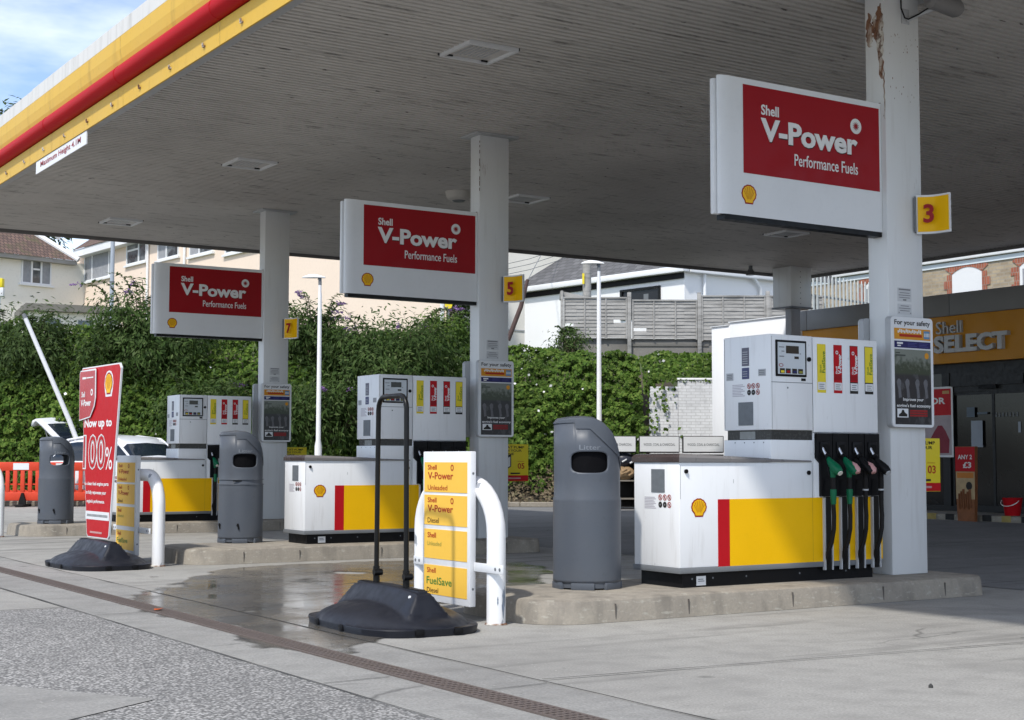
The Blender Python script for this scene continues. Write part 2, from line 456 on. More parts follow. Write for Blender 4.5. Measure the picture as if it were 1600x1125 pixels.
class B:
    def __init__(s, org=(0, 0, 0)):
        s.bm = bmesh.new()
        s.org = Vector(org)
    def face(s, pts, mi=0):
        vs = [s.bm.verts.new(Vector(p)) for p in pts]
        f = s.bm.faces.new(vs)
        f.material_index = mi
        return f
    def box(s, x0, y0, z0, x1, y1, z1, mi=0, bev=0., fr=WF, seg=2):
        p = [fr(x, y, z) for z in (z0, z1) for y in (y0, y1) for x in (x0, x1)]
        vs = [s.bm.verts.new(q) for q in p]
        idx = [(0, 2, 3, 1), (4, 5, 7, 6), (0, 1, 5, 4), (2, 6, 7, 3), (0, 4, 6, 2), (1, 3, 7, 5)]
        fs = []
        for i in idx:
            f = s.bm.faces.new([vs[j] for j in i])
            f.material_index = mi
            fs.append(f)
        if bev:
            es = list({e for f in fs for e in f.edges})
            bmesh.ops.bevel(s.bm, geom=es, offset=bev, segments=seg, affect='EDGES', profile=.5, clamp_overlap=True, material=-1)
        return s
    def quad(s, fr, s0, z0, s1, z1, d, mi=0):
        s.face([fr(s0, d, z0), fr(s1, d, z0), fr(s1, d, z1), fr(s0, d, z1)], mi)
        return s
    def prism(s, pts, fr, d0, d1, mi=0, mi_side=None):
        """pts: (s,z) polygon extruded along n from d0 to d1"""
        a = [s.bm.verts.new(fr(x, d0, z)) for x, z in pts]
        b = [s.bm.verts.new(fr(x, d1, z)) for x, z in pts]
        n = len(pts)
        fs = [s.bm.faces.new(a), s.bm.faces.new(b[::-1])]
        for f in fs:
            f.material_index = mi
        for i in range(n):
            f = s.bm.faces.new((a[i], b[i], b[(i + 1) % n], a[(i + 1) % n]))
            f.material_index = mi if mi_side is None else mi_side
        return s
    def cyl(s, p0, p1, r0, r1=None, n=16, mi=0):
        return s.tube([p0, p1], [r0, r0 if r1 is None else r1], n, mi)
    def tube(s, path, r, n=10, mi=0, caps=True):
        path = [Vector(p) for p in path]
        rs = r if isinstance(r, (list, tuple)) else [r] * len(path)
        t0 = (path[1] - path[0]).normalized()
        ax = Vector((0, 0, 1)) if abs(t0.z) < .9 else Vector((1, 0, 0))
        u = t0.cross(ax).normalized()
        rings = []
        for i, p in enumerate(path):
            t = (path[min(i + 1, len(path) - 1)] - path[max(i - 1, 0)]).normalized()
            u = (u - t * u.dot(t)).normalized()
            v = t.cross(u)
            rings.append([s.bm.verts.new(p + (u * math.cos(a) + v * math.sin(a)) * rs[i]) for a in (2 * math.pi * k / n for k in range(n))])
        for a, b in zip(rings, rings[1:]):
            for k in range(n):
                f = s.bm.faces.new((a[k], a[(k + 1) % n], b[(k + 1) % n], b[k]))
                f.material_index = mi
        if caps:
            for ring in (rings[0][::-1], rings[-1]):
                f = s.bm.faces.new(ring)
                f.material_index = mi
        return s
    def disc(s, fr, cs, cz, r, d, mi=0, n=20, rz=None):
        s.face([fr(cs + r * math.cos(2 * math.pi * k / n), d, cz + (rz or r) * math.sin(2 * math.pi * k / n)) for k in range(n)], mi)
        return s
    def ring(s, fr, cs, cz, r0, r1, d, mi=0, n=20, k=1.):
        for i in range(n):
            a, b = 2 * math.pi * i / n, 2 * math.pi * (i + 1) / n
            s.face([fr(cs + r * k * math.cos(t), d, cz + r * math.sin(t)) for r, t in ((r0, a), (r1, a), (r1, b), (r0, b))], mi)
        return s
    def text(s, fr, body, s0, z0, s1, z1, d, mi=0, off=0., ext=0., zflip=False):
        vs, fs = text_mesh(body, off, ext)
        x0, x1 = min(v.x for v in vs), max(v.x for v in vs)
        y0, y1 = min(v.y for v in vs), max(v.y for v in vs)
        out = []
        for v in vs:
            tx, ty = (v.x - x0) / (x1 - x0), (v.y - y0) / (y1 - y0)
            if zflip:     # written upwards
                out.append(s.bm.verts.new(fr(s0 + (s1 - s0) * (1 - ty), d + v.z, z0 + (z1 - z0) * tx)))
            else:
                out.append(s.bm.verts.new(fr(s0 + (s1 - s0) * tx, d + v.z, z0 + (z1 - z0) * ty)))
        for f in fs:
            try:
                s.bm.faces.new([out[i] for i in f]).material_index = mi
            except ValueError:
                pass
        return s
    def pecten(s, fr, cs, cz, wd, ht, d, m_red, m_yel):
        def outline(k):
            pts = [(-.26, -.5), (.26, -.5), (.31, -.34)]
            for i in range(0, 29):
                a = math.radians(-22 + 224 * i / 28)
                sc_ = 1 + .025 * math.cos(a * 14)
                pts.append((.5 * math.cos(a) * sc_, .02 + .47 * math.sin(a) * sc_))
            pts.append((-.31, -.34))
            return [(x * k, y * k) for x, y in pts]
        s.face([fr(cs + x * wd, d, cz + y * ht) for x, y in outline(1.0)], m_red)
        s.face([fr(cs + x * wd, d + .0015, cz + y * ht) for x, y in outline(.86)], m_yel)
        for i in range(-3, 4):
            a = math.radians(90 + i * 23)
            x1, y1 = .36 * math.cos(a), .03 + .35 * math.sin(a)
            x0, y0 = .10 * math.cos(a), -.30 + .06 * math.sin(a)
            px, py = -(y1 - y0), (x1 - x0)
            l = math.hypot(px, py)
            px, py = px / l, py / l
            q = [(x0 - px * .004, y0 - py * .004), (x1 - px * .011, y1 - py * .011), (x1 + px * .011, y1 + py * .011), (x0 + px * .004, y0 + py * .004)]
            s.face([fr(cs + x * wd, d + .003, cz + y * ht) for x, y in q], m_red)
        return s
    def build(s, name, mats, parent=None, smooth=32, recalc=True):
        bm = s.bm
        if recalc:
            bmesh.ops.recalc_face_normals(bm, faces=bm.faces)
        if s.org.length:
            bmesh.ops.translate(bm, verts=bm.verts, vec=-s.org)
        uvl = bm.loops.layers.uv.new('UVMap')
        for f in bm.faces:
            n = f.normal
            t = Vector((-n.y, n.x, 0))
            t = t.normalized() if t.length > .05 else Vector((1, 0, 0))
            b = n.cross(t)
            for l in f.loops:
                l[uvl].uv = (l.vert.co.dot(t), l.vert.co.dot(b))
        me = bpy.data.meshes.new(name)
        bm.to_mesh(me)
        bm.free()
        for m in (mats if isinstance(mats, (list, tuple)) else [mats]):
            me.materials.append(m)
        if smooth:
            me.polygons.foreach_set('use_smooth', [True] * len(me.polygons))
            me.set_sharp_from_angle(angle=R(smooth))
        o = bpy.data.objects.new(name, me)
        COL.objects.link(o)
        if parent is not None:
            o.parent = parent
        else:
            o.location = s.org
        return o

def tag(o, label=None, cat=None, group=None, kind=None):
    if label: o['label'] = label
    if cat: o['category'] = cat
    if group: o['group'] = group
    if kind: o['kind'] = kind
    return o

def thing(name, label, cat, loc=(0, 0, 0), rz=0., group=None, kind=None):
    o = bpy.data.objects.new(name, None)
    o.empty_display_size = .2
    COL.objects.link(o)
    o.location = loc
    o.rotation_euler = (0, 0, rz)
    return tag(o, label, cat, group, kind)

def copy_tree(o, parent=None):
    c = o.copy()
    COL.objects.link(c)
    if parent is not None:
        c.parent = parent
    for ch in list(o.children):
        copy_tree(ch, c)
    return c

def dup(root, dloc, label):
    c = copy_tree(root)
    c.location = Vector(root.location) + Vector(dloc)
    c['label'] = label
    return c

PITCH = 6.511                      # spacing of the pump islands along Y
ZI = 0.159                         # island top
# background frame: u to the right across the view, v away from the camera position
FH = Vector((math.sin(YAW), math.cos(YAW), 0))
RH = Vector((math.cos(YAW), -math.sin(YAW), 0))
def bgp(u, v, z=0.):
    return RH * u + FH * v + Vector((0, 0, z))
def bgfr(u0, v0, u1, v1):
    """frame of a wall from (u0,v0) to (u1,v1), outward normal towards the viewer's side"""
    a, b = bgp(u0, v0), bgp(u1, v1)
    ex = (b - a).normalized()
    n = Vector((ex.y, -ex.x, 0))
    if n.dot(a) > 0: n = -n
    f = Fr(a, ex, n)
    f.len = (b - a).length
    return f
def smooth(a, b, x):
    t = min(1, max(0, (x - a) / (b - a)))
    return t * t * (3 - 2 * t)

# ================================================================== SETTING: ground
def sheet(name, pts, z, m, kind='structure'):
    b = B()
    b.face([(x, y, z) for x, y in pts])
    o = b.build(name, m, smooth=0)
    return tag(o, kind=kind)
sheet('ground', [(-300, -300), (400, -300), (400, 400), (-300, 400)], 0, GROUND)
sheet('concrete_strip', [(3.13, -12), (4.10, -12), (4.10, 60), (3.13, 60)], .004, STRIP)
sheet('road', [(-14, -12), (3.13, -12), (3.13, 10.95), (-14, 10.95)], .004, ASPH)
sheet('concrete_patch', [(1.80, 7.37), (2.30, 6.57), (1.85, 6.27), (-.4, 4.9), (-1.5, 10.2)], .008, STRIP)
TARMAC_SHADE = concrete('shade_dark_tarmac', (.19, .19, .19), (.24, .24, .238), stain=.6, tyre=.5)  # dark tone carries the deep shade under the canopy, besides oil stains
sheet('shade_dark_lane', [(10.62, -14), (22.4, -14), (22.4, 33.0), (10.2, 33.0)], .0042, TARMAC_SHADE)  # sheet added to darken the shaded lane right of the islands
jb = B()
def joint(x0, y0, x1, y1, wd=.012, z=.0085):
    d = Vector((x1 - x0, y1 - y0, 0)).normalized()
    n = Vector((-d.y, d.x, 0)) * wd / 2
    k = max(2, int(math.hypot(x1 - x0, y1 - y0) / .35))
    prev = None
    for i in range(k + 1):
        p = Vector((x0 + (x1 - x0) * i / k, y0 + (y1 - y0) * i / k, z)) + n * random.uniform(-.5, .5)
        ww = random.uniform(.6, 1.25)
        cur = (p - n * ww, p + n * ww)
        if prev:
            jb.face([prev[0], cur[0], cur[1], prev[1]])
        prev = cur
joint(4.10, -12, 4.10, 60, .016)
joint(3.13, -12, 3.13, 60, .009, .0095)
joint(4.13, 6.14, 12, 5.42, .012)
joint(9.95, 8.78, 22.4, 9.2, .014, .0062)
joint(4.13, 12.75, 10.5, 13.75, .012)
joint(7.6, 6.0, 7.9, -4, .01)
joint(4.13, 19.3, 12, 19.9, .012)
joint(3.13, 10.95, -14, 10.95, .02)
joint(10.6, 9.3, 10.3, 40, .012)
joint(15.6, 5, 15.6, 40, .012)
for y in (-3, 1.8, 6.0, 9.7, 13.4, 17.2, 21, 25):
    joint(3.74, y, 4.08, y + .02, .008)
    joint(3.15, y + .6, 3.53, y + .62, .008)
tag(jb.build('ground_joints', JOINT, smooth=0), kind='structure')

db = B()
x0, x1 = 3.555, 3.715
db.box(x0, -8, .005, x0 + .018, 45, .013)
db.box(x1 - .018, -8, .005, x1, 45, .013)
y = -1.0
while y < 27:
    db.box(x0 + .018, y, .005, x1 - .018, y + .026, .0125)
    y += .05
for k in range(3):
    xx = x0 + .045 + k * .035
    db.box(xx, -1, .005, xx + .009, 27, .0118)
db.face([(x0 + .018, -8, .0048), (x1 - .018, -8, .0048), (x1 - .018, 45, .0048), (x0 + .018, 45, .0048)], 1)
tag(db.build('drain_grating', [DRAIN, paint('drain_hole', (.012, .011, .01), .9)], smooth=0),
    'long rusty brown iron drain grating set in the concrete strip in front of the islands', 'drain')

# wet patch: thin sheet whose broken edge comes from noise
WET = Mat('wet_concrete', (.125, .113, .095), .07, 0, .5)
WET.mix(WET.ramp(WET.noise(1.2, 'Position', detail=5), .4, .7), (.085, .078, .068))
WET.roughmap(WET.noise(2.2, 'Position', detail=6), .07, .32)
WET.bump(WET.noise(9, 'Position', detail=4), .06, .01)
_n1 = WET.noise(1.15, 'Position', (1, .8, 1), detail=7, rough=.6)
_vc = _n(WET.nt, 'ShaderNodeVertexColor')
_vc.layer_name = 'edge'
_f = WET.ramp(WET.mul(_n1, WET.mul(_vc.outputs['Color'], .29), 'ADD'), .64, .70)
_tr = _n(WET.nt, 'ShaderNodeBsdfTransparent')
_ms = _n(WET.nt, 'ShaderNodeMixShader')
WET.nt.links.new(_f, _ms.inputs[0])
WET.nt.links.new(_tr.outputs[0], _ms.inputs[1])
WET.nt.links.new(WET.p.outputs[0], _ms.inputs[2])
WET.nt.links.new(_ms.outputs[0], WET.nt.nodes['Material Output'].inputs['Surface'])
def puddle(name, poly, z):
    """grid over the polygon; the 'edge' attribute fades from 1 inside to 0 at its rim"""
    xs, ys = [p[0] for p in poly], [p[1] for p in poly]
    st = .14
    bm = bmesh.new()
    lay = bm.loops.layers.color.new('edge')
    def dist(px, py):
        ins, best = False, 1e9
        for (ax, ay), (bx, by) in zip(poly, poly[1:] + poly[:1]):
            if (ay > py) != (by > py) and px < (bx - ax) * (py - ay) / (by - ay) + ax:
                ins = not ins
            t = max(0, min(1, ((px - ax) * (bx - ax) + (py - ay) * (by - ay)) / ((bx - ax) ** 2 + (by - ay) ** 2)))
            best = min(best, math.hypot(ax + t * (bx - ax) - px, ay + t * (by - ay) - py))
        return best if ins else -best
    nx, ny = int((max(xs) - min(xs)) / st) + 2, int((max(ys) - min(ys)) / st) + 2
    g = {}
    for i in range(nx):
        for j in range(ny):
            px, py = min(xs) + i * st, min(ys) + j * st
            g[i, j] = (bm.verts.new((px, py, z)), dist(px, py))
    for i in range(nx - 1):
        for j in range(ny - 1):
            q = [g[i, j], g[i + 1, j], g[i + 1, j + 1], g[i, j + 1]]
            if max(v[1] for v in q) < 0: continue
            f = bm.faces.new([v[0] for v in q])
            for l, v in zip(f.loops, q):
                c = min(1, max(0, v[1] / .45))
                l[lay] = (c, c, c, 1)
    bmesh.ops.delete(bm, geom=[v for v in bm.verts if not v.link_faces], context='VERTS')
    me = bpy.data.meshes.new(name)
    bm.to_mesh(me)
    bm.free()
    me.materials.append(WET.m)
    o = bpy.data.objects.new(name, me)
    COL.objects.link(o)
    return tag(o, kind='structure')
puddle('wet_puddle', [(3.25, 7.3), (3.9, 7.0), (4.6, 8.0), (5.4, 9.3), (6.6, 10.0), (7.6, 10.6), (8.8, 12.4), (8.8, 14.2), (7.2, 14.55), (6.0, 14.5), (5.2, 14.0), (4.6, 13.2), (4.0, 12.6), (3.3, 11.2), (3.2, 9.5)], .0062)

# islands with rounded noses
def island(y0, label):
    yc, hw = 8.695 + y0, .64
    b = B()
    x0, x1, r = 5.42, 9.82, .38
    prof = [(-.004, 0), (.0, .02), (.012, .12), (.022, .146), (.045, .157)]       # inward offset, height
    def outline(off):
        pts = []
        h, rr = hw - off, r - off * .5
        for cx, cy, a0 in ((x1 - .12, yc - h + .12, 270), (x1 - .12, yc + h - .12, 0), (x0 + off + rr, yc + h - rr, 90), (x0 + off + rr, yc - h + rr, 180)):
            q = .12 if cx > 8 else rr
            for k in range(7):
                a = R(a0 + 90 * k / 6)
                pts.append((cx + q * math.cos(a), cy + q * math.sin(a)))
        return pts
    rings = []
    for off, z in prof:
        rings.append([b.bm.verts.new((x, y, z + .002)) for x, y in outline(off)])
    n = len(rings[0])
    for a, c in zip(rings, rings[1:]):
        for k in range(n):
            b.bm.faces.new((a[k], a[(k + 1) % n], c[(k + 1) % n], c[k]))
    b.bm.faces.new(rings[-1])
    # kerb-stone joints as thin proud slivers
    for x in (6.02, 6.66, 7.65, 8.6, 9.3):
        for sgn in (-1, 1):
            yy = yc + sgn * (hw + .0005)
            b.box(x, min(yy, yy - sgn * .02), .006, x + .006, max(yy, yy - sgn * .02), .125, 1)
    o = b.build('pavement_island', [KERB, paint('kerb_joint', (.10, .09, .08), .9)], smooth=40)
    return tag(o, kind='structure')
for i in range(3):
    island(i * PITCH, '')

# back kerb along the hedge, hill behind
kb = B()
kf = bgfr(-30, 34, 4.3, 34)
s = 0
while s < kf.len - .9:
    kb.box(s + .004, -.14, 0, s + .91, .0, .12 + random.uniform(-.004, .004), 0, .015, kf, 1)
    s += .915
tag(kb.build('kerb', KERB), kind='structure')

def hill_z(u, v):
    off = 9.5 * smooth(4.6, 6.6, u)
    v -= off
    if v < 34.2: return -.06
    z = 3.3 * smooth(34.2, 38.6, v) + .5 * smooth(38.5, 40, v) + .5 * smooth(40, 46, v) + 3.6 * smooth(60, 76, v) + 9 * smooth(72, 180, v)
    if u < -4: z += .7 * smooth(-4, -9, u) * smooth(36, 39, v) if u > -9 else .7 * smooth(36, 39, v)
    return z
hb = B()
us = [-120, -80, -55, -40, -30] + [-26 + i * 1.3 for i in range(31)] + [16, 20, 28, 40, 60, 100]
vs_ = [34.1, 34.4, 34.8, 35.2, 35.6, 36, 36.5, 37, 37.6, 38.3, 39, 40, 42, 44, 46, 49, 53, 58, 64, 70, 80, 100, 130, 180]
g = [[hb.bm.verts.new(bgp(u, v, hill_z(u, v) + .05 * noise.noise(Vector((u, v, 0))))) for v in vs_] for u in us]
for i in range(len(us) - 1):
    for j in range(len(vs_) - 1):
        f = hb.bm.faces.new((g[i][j], g[i + 1][j], g[i + 1][j + 1], g[i][j + 1]))
        f.material_index = 0 if vs_[j] < 39 else 1
tag(hb.build('hill_terrain', [SOIL, HILLM]), kind='structure')

# ================================================================== CANOPY
cz0, cz1 = 4.93, 5.88
canopy = thing('petrol_canopy', 'large forecourt canopy with ribbed grey soffit and faded yellow and red front edge', 'canopy', (4.95, 8.7, cz0))
b = B((4.95, 8.7, cz0))
per = .096
def ribs(xa, xb, ya, yb):
    y = ya
    while y < yb - 1e-6:
        pr = [(0, 5.06), (.054, 5.06), (.060, 5.092), (.090, 5.092), (.096, 5.06)]
        for (dy0, za), (dy1, zb) in zip(pr, pr[1:]):
            b.face([(xa, y + dy0, za), (xb, y + dy0, za), (xb, y + dy1, zb), (xa, y + dy1, zb)])
        y += per
ribs(5.19, 22.33, 4.3, 23.1)
ribs(5.19, 13.55, 23.1, 25.8)
b.box(4.99, 4.3, 5.15, 22.33, 23.1, 5.8, 0)
b.box(4.99, 23.1, 5.15, 13.55, 25.85, 5.8, 0)
b.build('soffit', SOFFIT, canopy, smooth=0)
# inner trim along the front edge
b = B((4.95, 8.7, cz0))
b.box(4.985, 4.35, 5.035, 5.19, 25.8, 5.05, 0)
b.box(4.965, 4.35, 4.95, 4.985, 25.8, 5.03, 1)
b.build('edge_trim', [LGREY, BLACKM], canopy, smooth=0)
# fascia profile (x outwards = -X), swept along Y
prof = [(4.965, 4.93), (4.945, 4.93), (4.94, 5.155), (4.965, 5.16), (4.965, 5.37), (4.94, 5.375), (4.915, 5.45), (4.90, 5.56), (4.90, 5.70), (4.965, 5.705)]
b = B((4.95, 8.7, cz0))
segs = [4.25 + i * 2.82 for i in range(9)]
for ya, yb in zip(segs, segs[1:]):
    if ya > 25.8: continue
    yb2 = min(yb - .006, 25.9)
    for (xa, za), (xb, zb) in zip(prof, prof[1:]):
        b.face([(xa, ya, za), (xa, yb2, za), (xb, yb2, zb), (xb, ya, zb)])
for yy in [4.7 + .93 * i for i in range(23)]:            # clips along the lower band
    b.box(4.925, yy, 5.0, 4.944, yy + .05, 5.014, 1)
    b.box(4.918, yy + .012, 5.0145, 4.93, yy + .04, 5.04, 1)
b.build('fascia', [FASC, RUST], canopy, smooth=40)
b = B((4.95, 8.7, cz0))
for ya, yb in zip(segs, segs[1:]):
    if ya > 25.8: continue
    b.tube([(4.925, ya + .003, 5.268), (4.925, min(yb, 25.9) - .003, 5.268)], .103, 20)
    b.tube([(4.925, ya - .03, 5.268), (4.925, ya + .03, 5.268)], .106, 20)
b.build('red_tube', REDTUBE, canopy, smooth=40)
b = B((4.95, 8.7, cz0))
yy = 4.3
k = 0
while yy < 25.8:
    y2 = min(yy + 1.86, 25.9)
    b.box(4.905, yy, 5.708, 4.975, y2 - .004, 5.875 + (.012 if k % 3 == 1 else 0), 0)
    yy, k = y2, k + 1
b.build('top_trim', FASCW, canopy, smooth=0)
b = B((4.95, 8.7, cz0))
def edge(xa, ya, xb, yb):
    b.box(min(xa, xb), min(ya, yb), 5.0, max(xa, xb), max(ya, yb), 5.82, 0)
edge(4.99, 25.85, 13.6, 25.9)
edge(13.55, 23.15, 13.6, 25.849)
edge(13.601, 23.10, 22.35, 23.15)
edge(22.33, 4.25, 22.38, 23.099)
edge(4.99, 4.25, 22.329, 4.3)
b.build('rear_fascia', paint('rear_fascia', (.16, .155, .15), .6), canopy, smooth=0)

# recessed canopy lights
def ceiling_light(x, y, label, sx=.56, sy=.6):
    t = thing('ceiling_light', label, 'light', (x, y, 5.05), 0, 'square light boxes recessed in the canopy soffit')
    b = B()
    h = .28
    for a in ((-h, -h, h, -h + .03), (-h, h - .03, h, h), (-h, -h + .03, -h + .03, h - .03), (h - .03, -h + .03, h, h - .03)):
        b.box(a[0], a[1], -.022, a[2], a[3], .03, 0)
    b.build('frame', SIGNWHITE, t, smooth=0)
    b = B()
    for a in ((-.295, .281, .295, .293), (.281, -.28, .293, .28)):
        b.box(a[0], a[1], -.006, a[2], a[3], .03, 0)
    b.build('gap_line', BLACKM, t, smooth=0)  # black strips drawn for the gap along the two far sides
    b = B()
    b.box(-.249, -.249, .004, .249, .249, .03, 0)
    for i in range(7):
        b.box(-.18 + i * .05, -.16, -.004, -.165 + i * .05, .16, .004, 1)
    b.build('diffuser', [paint('old_diffuser', (.56, .54, .51), .45, .35, 6), LGREY], t, smooth=0)
    b = B()
    for (p, q) in ((-.2, -.225), (.2, -.225), (-.2, .225), (.2, .225)):
        b.box(p - .035, q - .008, -.012, p + .035, q + .008, .003, 0)
    b.build('latch', BLACKM, t, smooth=0)
    return t
ceiling_light(7.31, 11.97, 'square soffit light box nearest the viewer, above the left end of the nearest red sign')
ceiling_light(7.55, 18.25, 'square soffit light box between the canopy front edge and the white column marked 7')
ceiling_light(7.63, 23.95, 'square soffit light box farthest back, above the pale houses')
ceiling_light(12.08, 18.45, 'square soffit light box just right of the column marked 5')
ceiling_light(17.8, 18.8, 'square soffit light box low behind the nearest red sign')
t = thing('ceiling_sensor', 'round white ceiling unit on the soffit beside the column marked 5', 'sensor', (10.98, 18.54, 5.06))
b = B()
b.tube([(0, 0, .03), (0, 0, -.02), (0, 0, -.055), (0, 0, -.10), (0, 0, -.13)], [.20, .20, .19, .17, .12], 24)
b.build('housing', paint('aged_white', (.5, .48, .44), .5), t)
b = B()
b.tube([(0, 0, -.13), (0, 0, -.145)], [.10, .08], 20)
b.build('lens', GREY, t)
t = thing('speaker_horn', 'small dark cone speaker hanging from the soffit at the far back corner of the canopy', 'speaker', (20.2, 22.4, 5.06))
b = B()
b.tube([(0, 0, .02), (0, 0, -.06), (0, 0, -.10)], [.04, .04, .06], 14)
b.build('bracket', GREY, t)
b = B()
b.tube([(0, 0, -.10), (0, 0, -.14), (0, 0, -.19)], [.06, .09, .10], 18)
b.build('horn', paint('speaker_grey', (.12, .12, .12), .5), t)

# height sign under the fascia
t = thing('height_sign', 'long white height limit sign with red letters under the canopy front edge', 'sign', (4.96, 18, 4.76))
b = B((4.96, 18, 4.76))
b.box(4.955, 16.9, 4.765, 4.968, 19.09, 4.924, 0)
b.build('board', SIGNWHITE, t, smooth=0)
b = B((4.96, 18, 4.76))
f = west(4.955)
b.text(f, 'Maximum Height 4.1M', -18.87, 4.80, -17.12, 4.895, .003, 0, .012)
b.build('lettering', RED, t, smooth=0)
b = B((4.96, 18, 4.76))
for yy in (17.2, 18.0, 18.8):
    b.box(4.9685, yy, 4.85, 4.982, yy + .05, 4.955, 0)
b.build('hanger', GREY, t, smooth=0)

# ================================================================== COLUMNS
PX0, PX1, PY0, PY1 = 9.18, 9.60, 8.495, 8.713
p3 = thing('canopy_column', 'white rectangular column nearest the viewer, rust streaked at the top, carrying number 3', 'column', (9.39, 8.604, ZI), 0, 'white columns holding up the canopy')
b = B((9.39, 8.604, ZI))
b.box(PX0, PY0, ZI, PX1, PY1, 5.06, 0, .008)
b.build('shaft', PILLAR, p3)
b = B((9.39, 8.604, ZI))
for (xa, ya, xb, yb) in ((PX0 - .09, PY0 - .09, PX1 + .09, PY0 - .002), (PX0 - .09, PY1 + .002, PX1 + .09, PY1 + .09), (PX0 - .09, PY0 - .002, PX0 - .002, PY1 + .002), (PX1 + .002, PY0 - .002, PX1 + .09, PY1 + .002)):
    b.box(xa, ya, 5.035, xb, yb, 5.058, 0)
b.build('head_collar', LGREY, p3, smooth=0)
b = B((9.39, 8.604, ZI))
f = south(PY0)
b.box(9.285, -.003, 2.425, 9.455, .0005, 2.54, 0, 0, Fr((0, PY0, 0), (1, 0, 0), (0, -1, 0)))
b.box(9.285, -.003, 2.315, 9.455, .0005, 2.405, 0, 0, Fr((0, PY0, 0), (1, 0, 0), (0, -1, 0)))
for i, z in enumerate((2.52, 2.495, 2.475, 2.455, 2.385, 2.365, 2.345)):
    wd = .14 if i in (0, 2, 5) else random.uniform(.09, .13)
    b.quad(f, 9.37 - wd / 2, z, 9.37 + wd / 2, z + (.012 if i == 0 else .006), .0035, 1)
b.quad(f, 9.35, 2.432, 9.39, 2.446, .0035, 1)
b.disc(f, 9.30, 2.33, .006, .004, 1, 8)
b.disc(f, 9.44, 2.33, .006, .004, 1, 8)
b.build('notice_sticker', [paint('paper_label', (.55, .56, .57), .5, .1), paint('grey_print', (.22, .22, .23), .6)], p3, smooth=0)
p5 = dup(p3, (0, PITCH, 0), 'middle white rectangular column carrying number 5')
p7 = dup(p3, (0, 2 * PITCH, 0), 'farthest white rectangular column carrying number 7')
# rust marks belong to the nearest column only
b = B((9.39, 8.604, ZI))
def splotch(fr, pts, d):
    b.face([fr(s_, d, z_) for s_, z_ in pts])
fl, ff = west(PX0), south(PY0)
def rusty(fr, cx, z0, z1, wd, d, seed):
    rr = random.Random(seed)
    n = 14
    Lp, Rp = [], []
    for i in range(n + 1):
        t_ = i / n
        z = z0 + (z1 - z0) * t_
        hw = wd * (math.sin(math.pi * min(1, t_ * .9 + .08)) ** .6) * rr.uniform(.65, 1.1) / 2
        o = rr.uniform(-.012, .012)
        Lp.append((cx + o - hw, z))
        Rp.append((cx + o + hw, z))
    for i in range(n):
        b.face([fr(*(Lp[i][0], d, Lp[i][1])), fr(*(Rp[i][0], d, Rp[i][1])), fr(*(Rp[i + 1][0], d, Rp[i + 1][1])), fr(*(Lp[i + 1][0], d, Lp[i + 1][1]))])
rusty(fl, -8.535, 4.30, 4.95, .07, .0015, 1)
rusty(fl, -8.55, 4.55, 4.93, .10, .0025, 4)
rusty(fl, -8.66, 4.60, 4.90, .085, .0015, 2)
rusty(fl, -8.60, 4.66, 4.86, .06, .0035, 3)
rusty(fl, -8.507, 3.95, 4.40, .016, .0015, 6)
rr = random.Random(5)
for i in range(34):
    x, z = rr.uniform(9.24, 9.58), rr.uniform(4.1, 4.72)
    b.disc(ff, x, z, rr.uniform(.002, .006), .0015, 0, 7, rr.uniform(.003, .011))
b.build('rust_marks', RUST, p3, smooth=0)
b = B((9.39, 8.604, ZI))
rr = random.Random(9)
for i in range(9):
    z = 4.35 + .075 * i + rr.uniform(-.02, .02)
    b.box(-8.503, .0, z, -8.489, .0015, z + rr.uniform(.02, .07), 0, 0, fl)
o = b.build('paint_chips', paint('chip_brown', (.10, .06, .045), .8), p3, smooth=0)
o.parent = p5
# rear corner column: boxed head on a thinner post
t = thing('rear_column', 'short thick boxed column head on a thin dark post at the back corner of the canopy', 'column', (20.9, 21.95, 0))
b = B((20.9, 21.95, 0))
b.box(20.9, 21.96, 4.24, 21.47, 22.50, 5.06, 0, .01)
b.build('head_box', PILLAR, t)
b = B((20.9, 21.95, 0))
b.box(20.93, 21.99, 0, 21.18, 22.17, 4.20, 0, .01)
b.build('post', paint('post_grey', (.30, .30, .31), .5, .25), t)
b = B((20.9, 21.95, 0))
for i in range(7):
    b.disc(south(21.96), 21.16, 4.3 + i * .11, .012, .002, 0, 8)
b.box(20.88, 21.94, 4.205, 21.49, 22.52, 4.235, 0)
b.build('bolt_line', GREY, t, smooth=0)

# camera on bracket high on nearest column
t = thing('security_camera', 'grey security camera on a bracket high on the nearest column', 'camera', (9.45, PY0, 4.86))
b = B((9.45, PY0, 4.86))
b.box(9.385, PY0 - .012, 4.80, 9.475, PY0, 4.93, 0, .004)
b.tube([(9.44, PY0 - .01, 4.83), (9.50, PY0 - .06, 4.87), (9.62, PY0 - .16, 4.93)], .018, 10)
b.build('bracket', LGREY, t)
b = B((9.45, PY0, 4.86))
b.tube([(9.37, PY0 - .015, 5.05), (9.355, PY0 - .03, 4.92), (9.375, PY0 - .05, 4.835), (9.42, PY0 - .05, 4.83), (9.50, PY0 - .09, 4.875), (9.6, PY0 - .15, 4.95)], .007, 8)
b.build('cable', BLACKM, t)
b = B((9.45, PY0, 4.86))
b.tube([(9.50, PY0 - .20, 4.985), (9.53, PY0 - .20, 4.98), (9.84, PY0 - .20, 4.955), (9.88, PY0 - .20, 4.95)], [.05, .075, .08, .06], 16)
b.build('housing', paint('camera_grey', (.22, .215, .21), .5, .3), t)

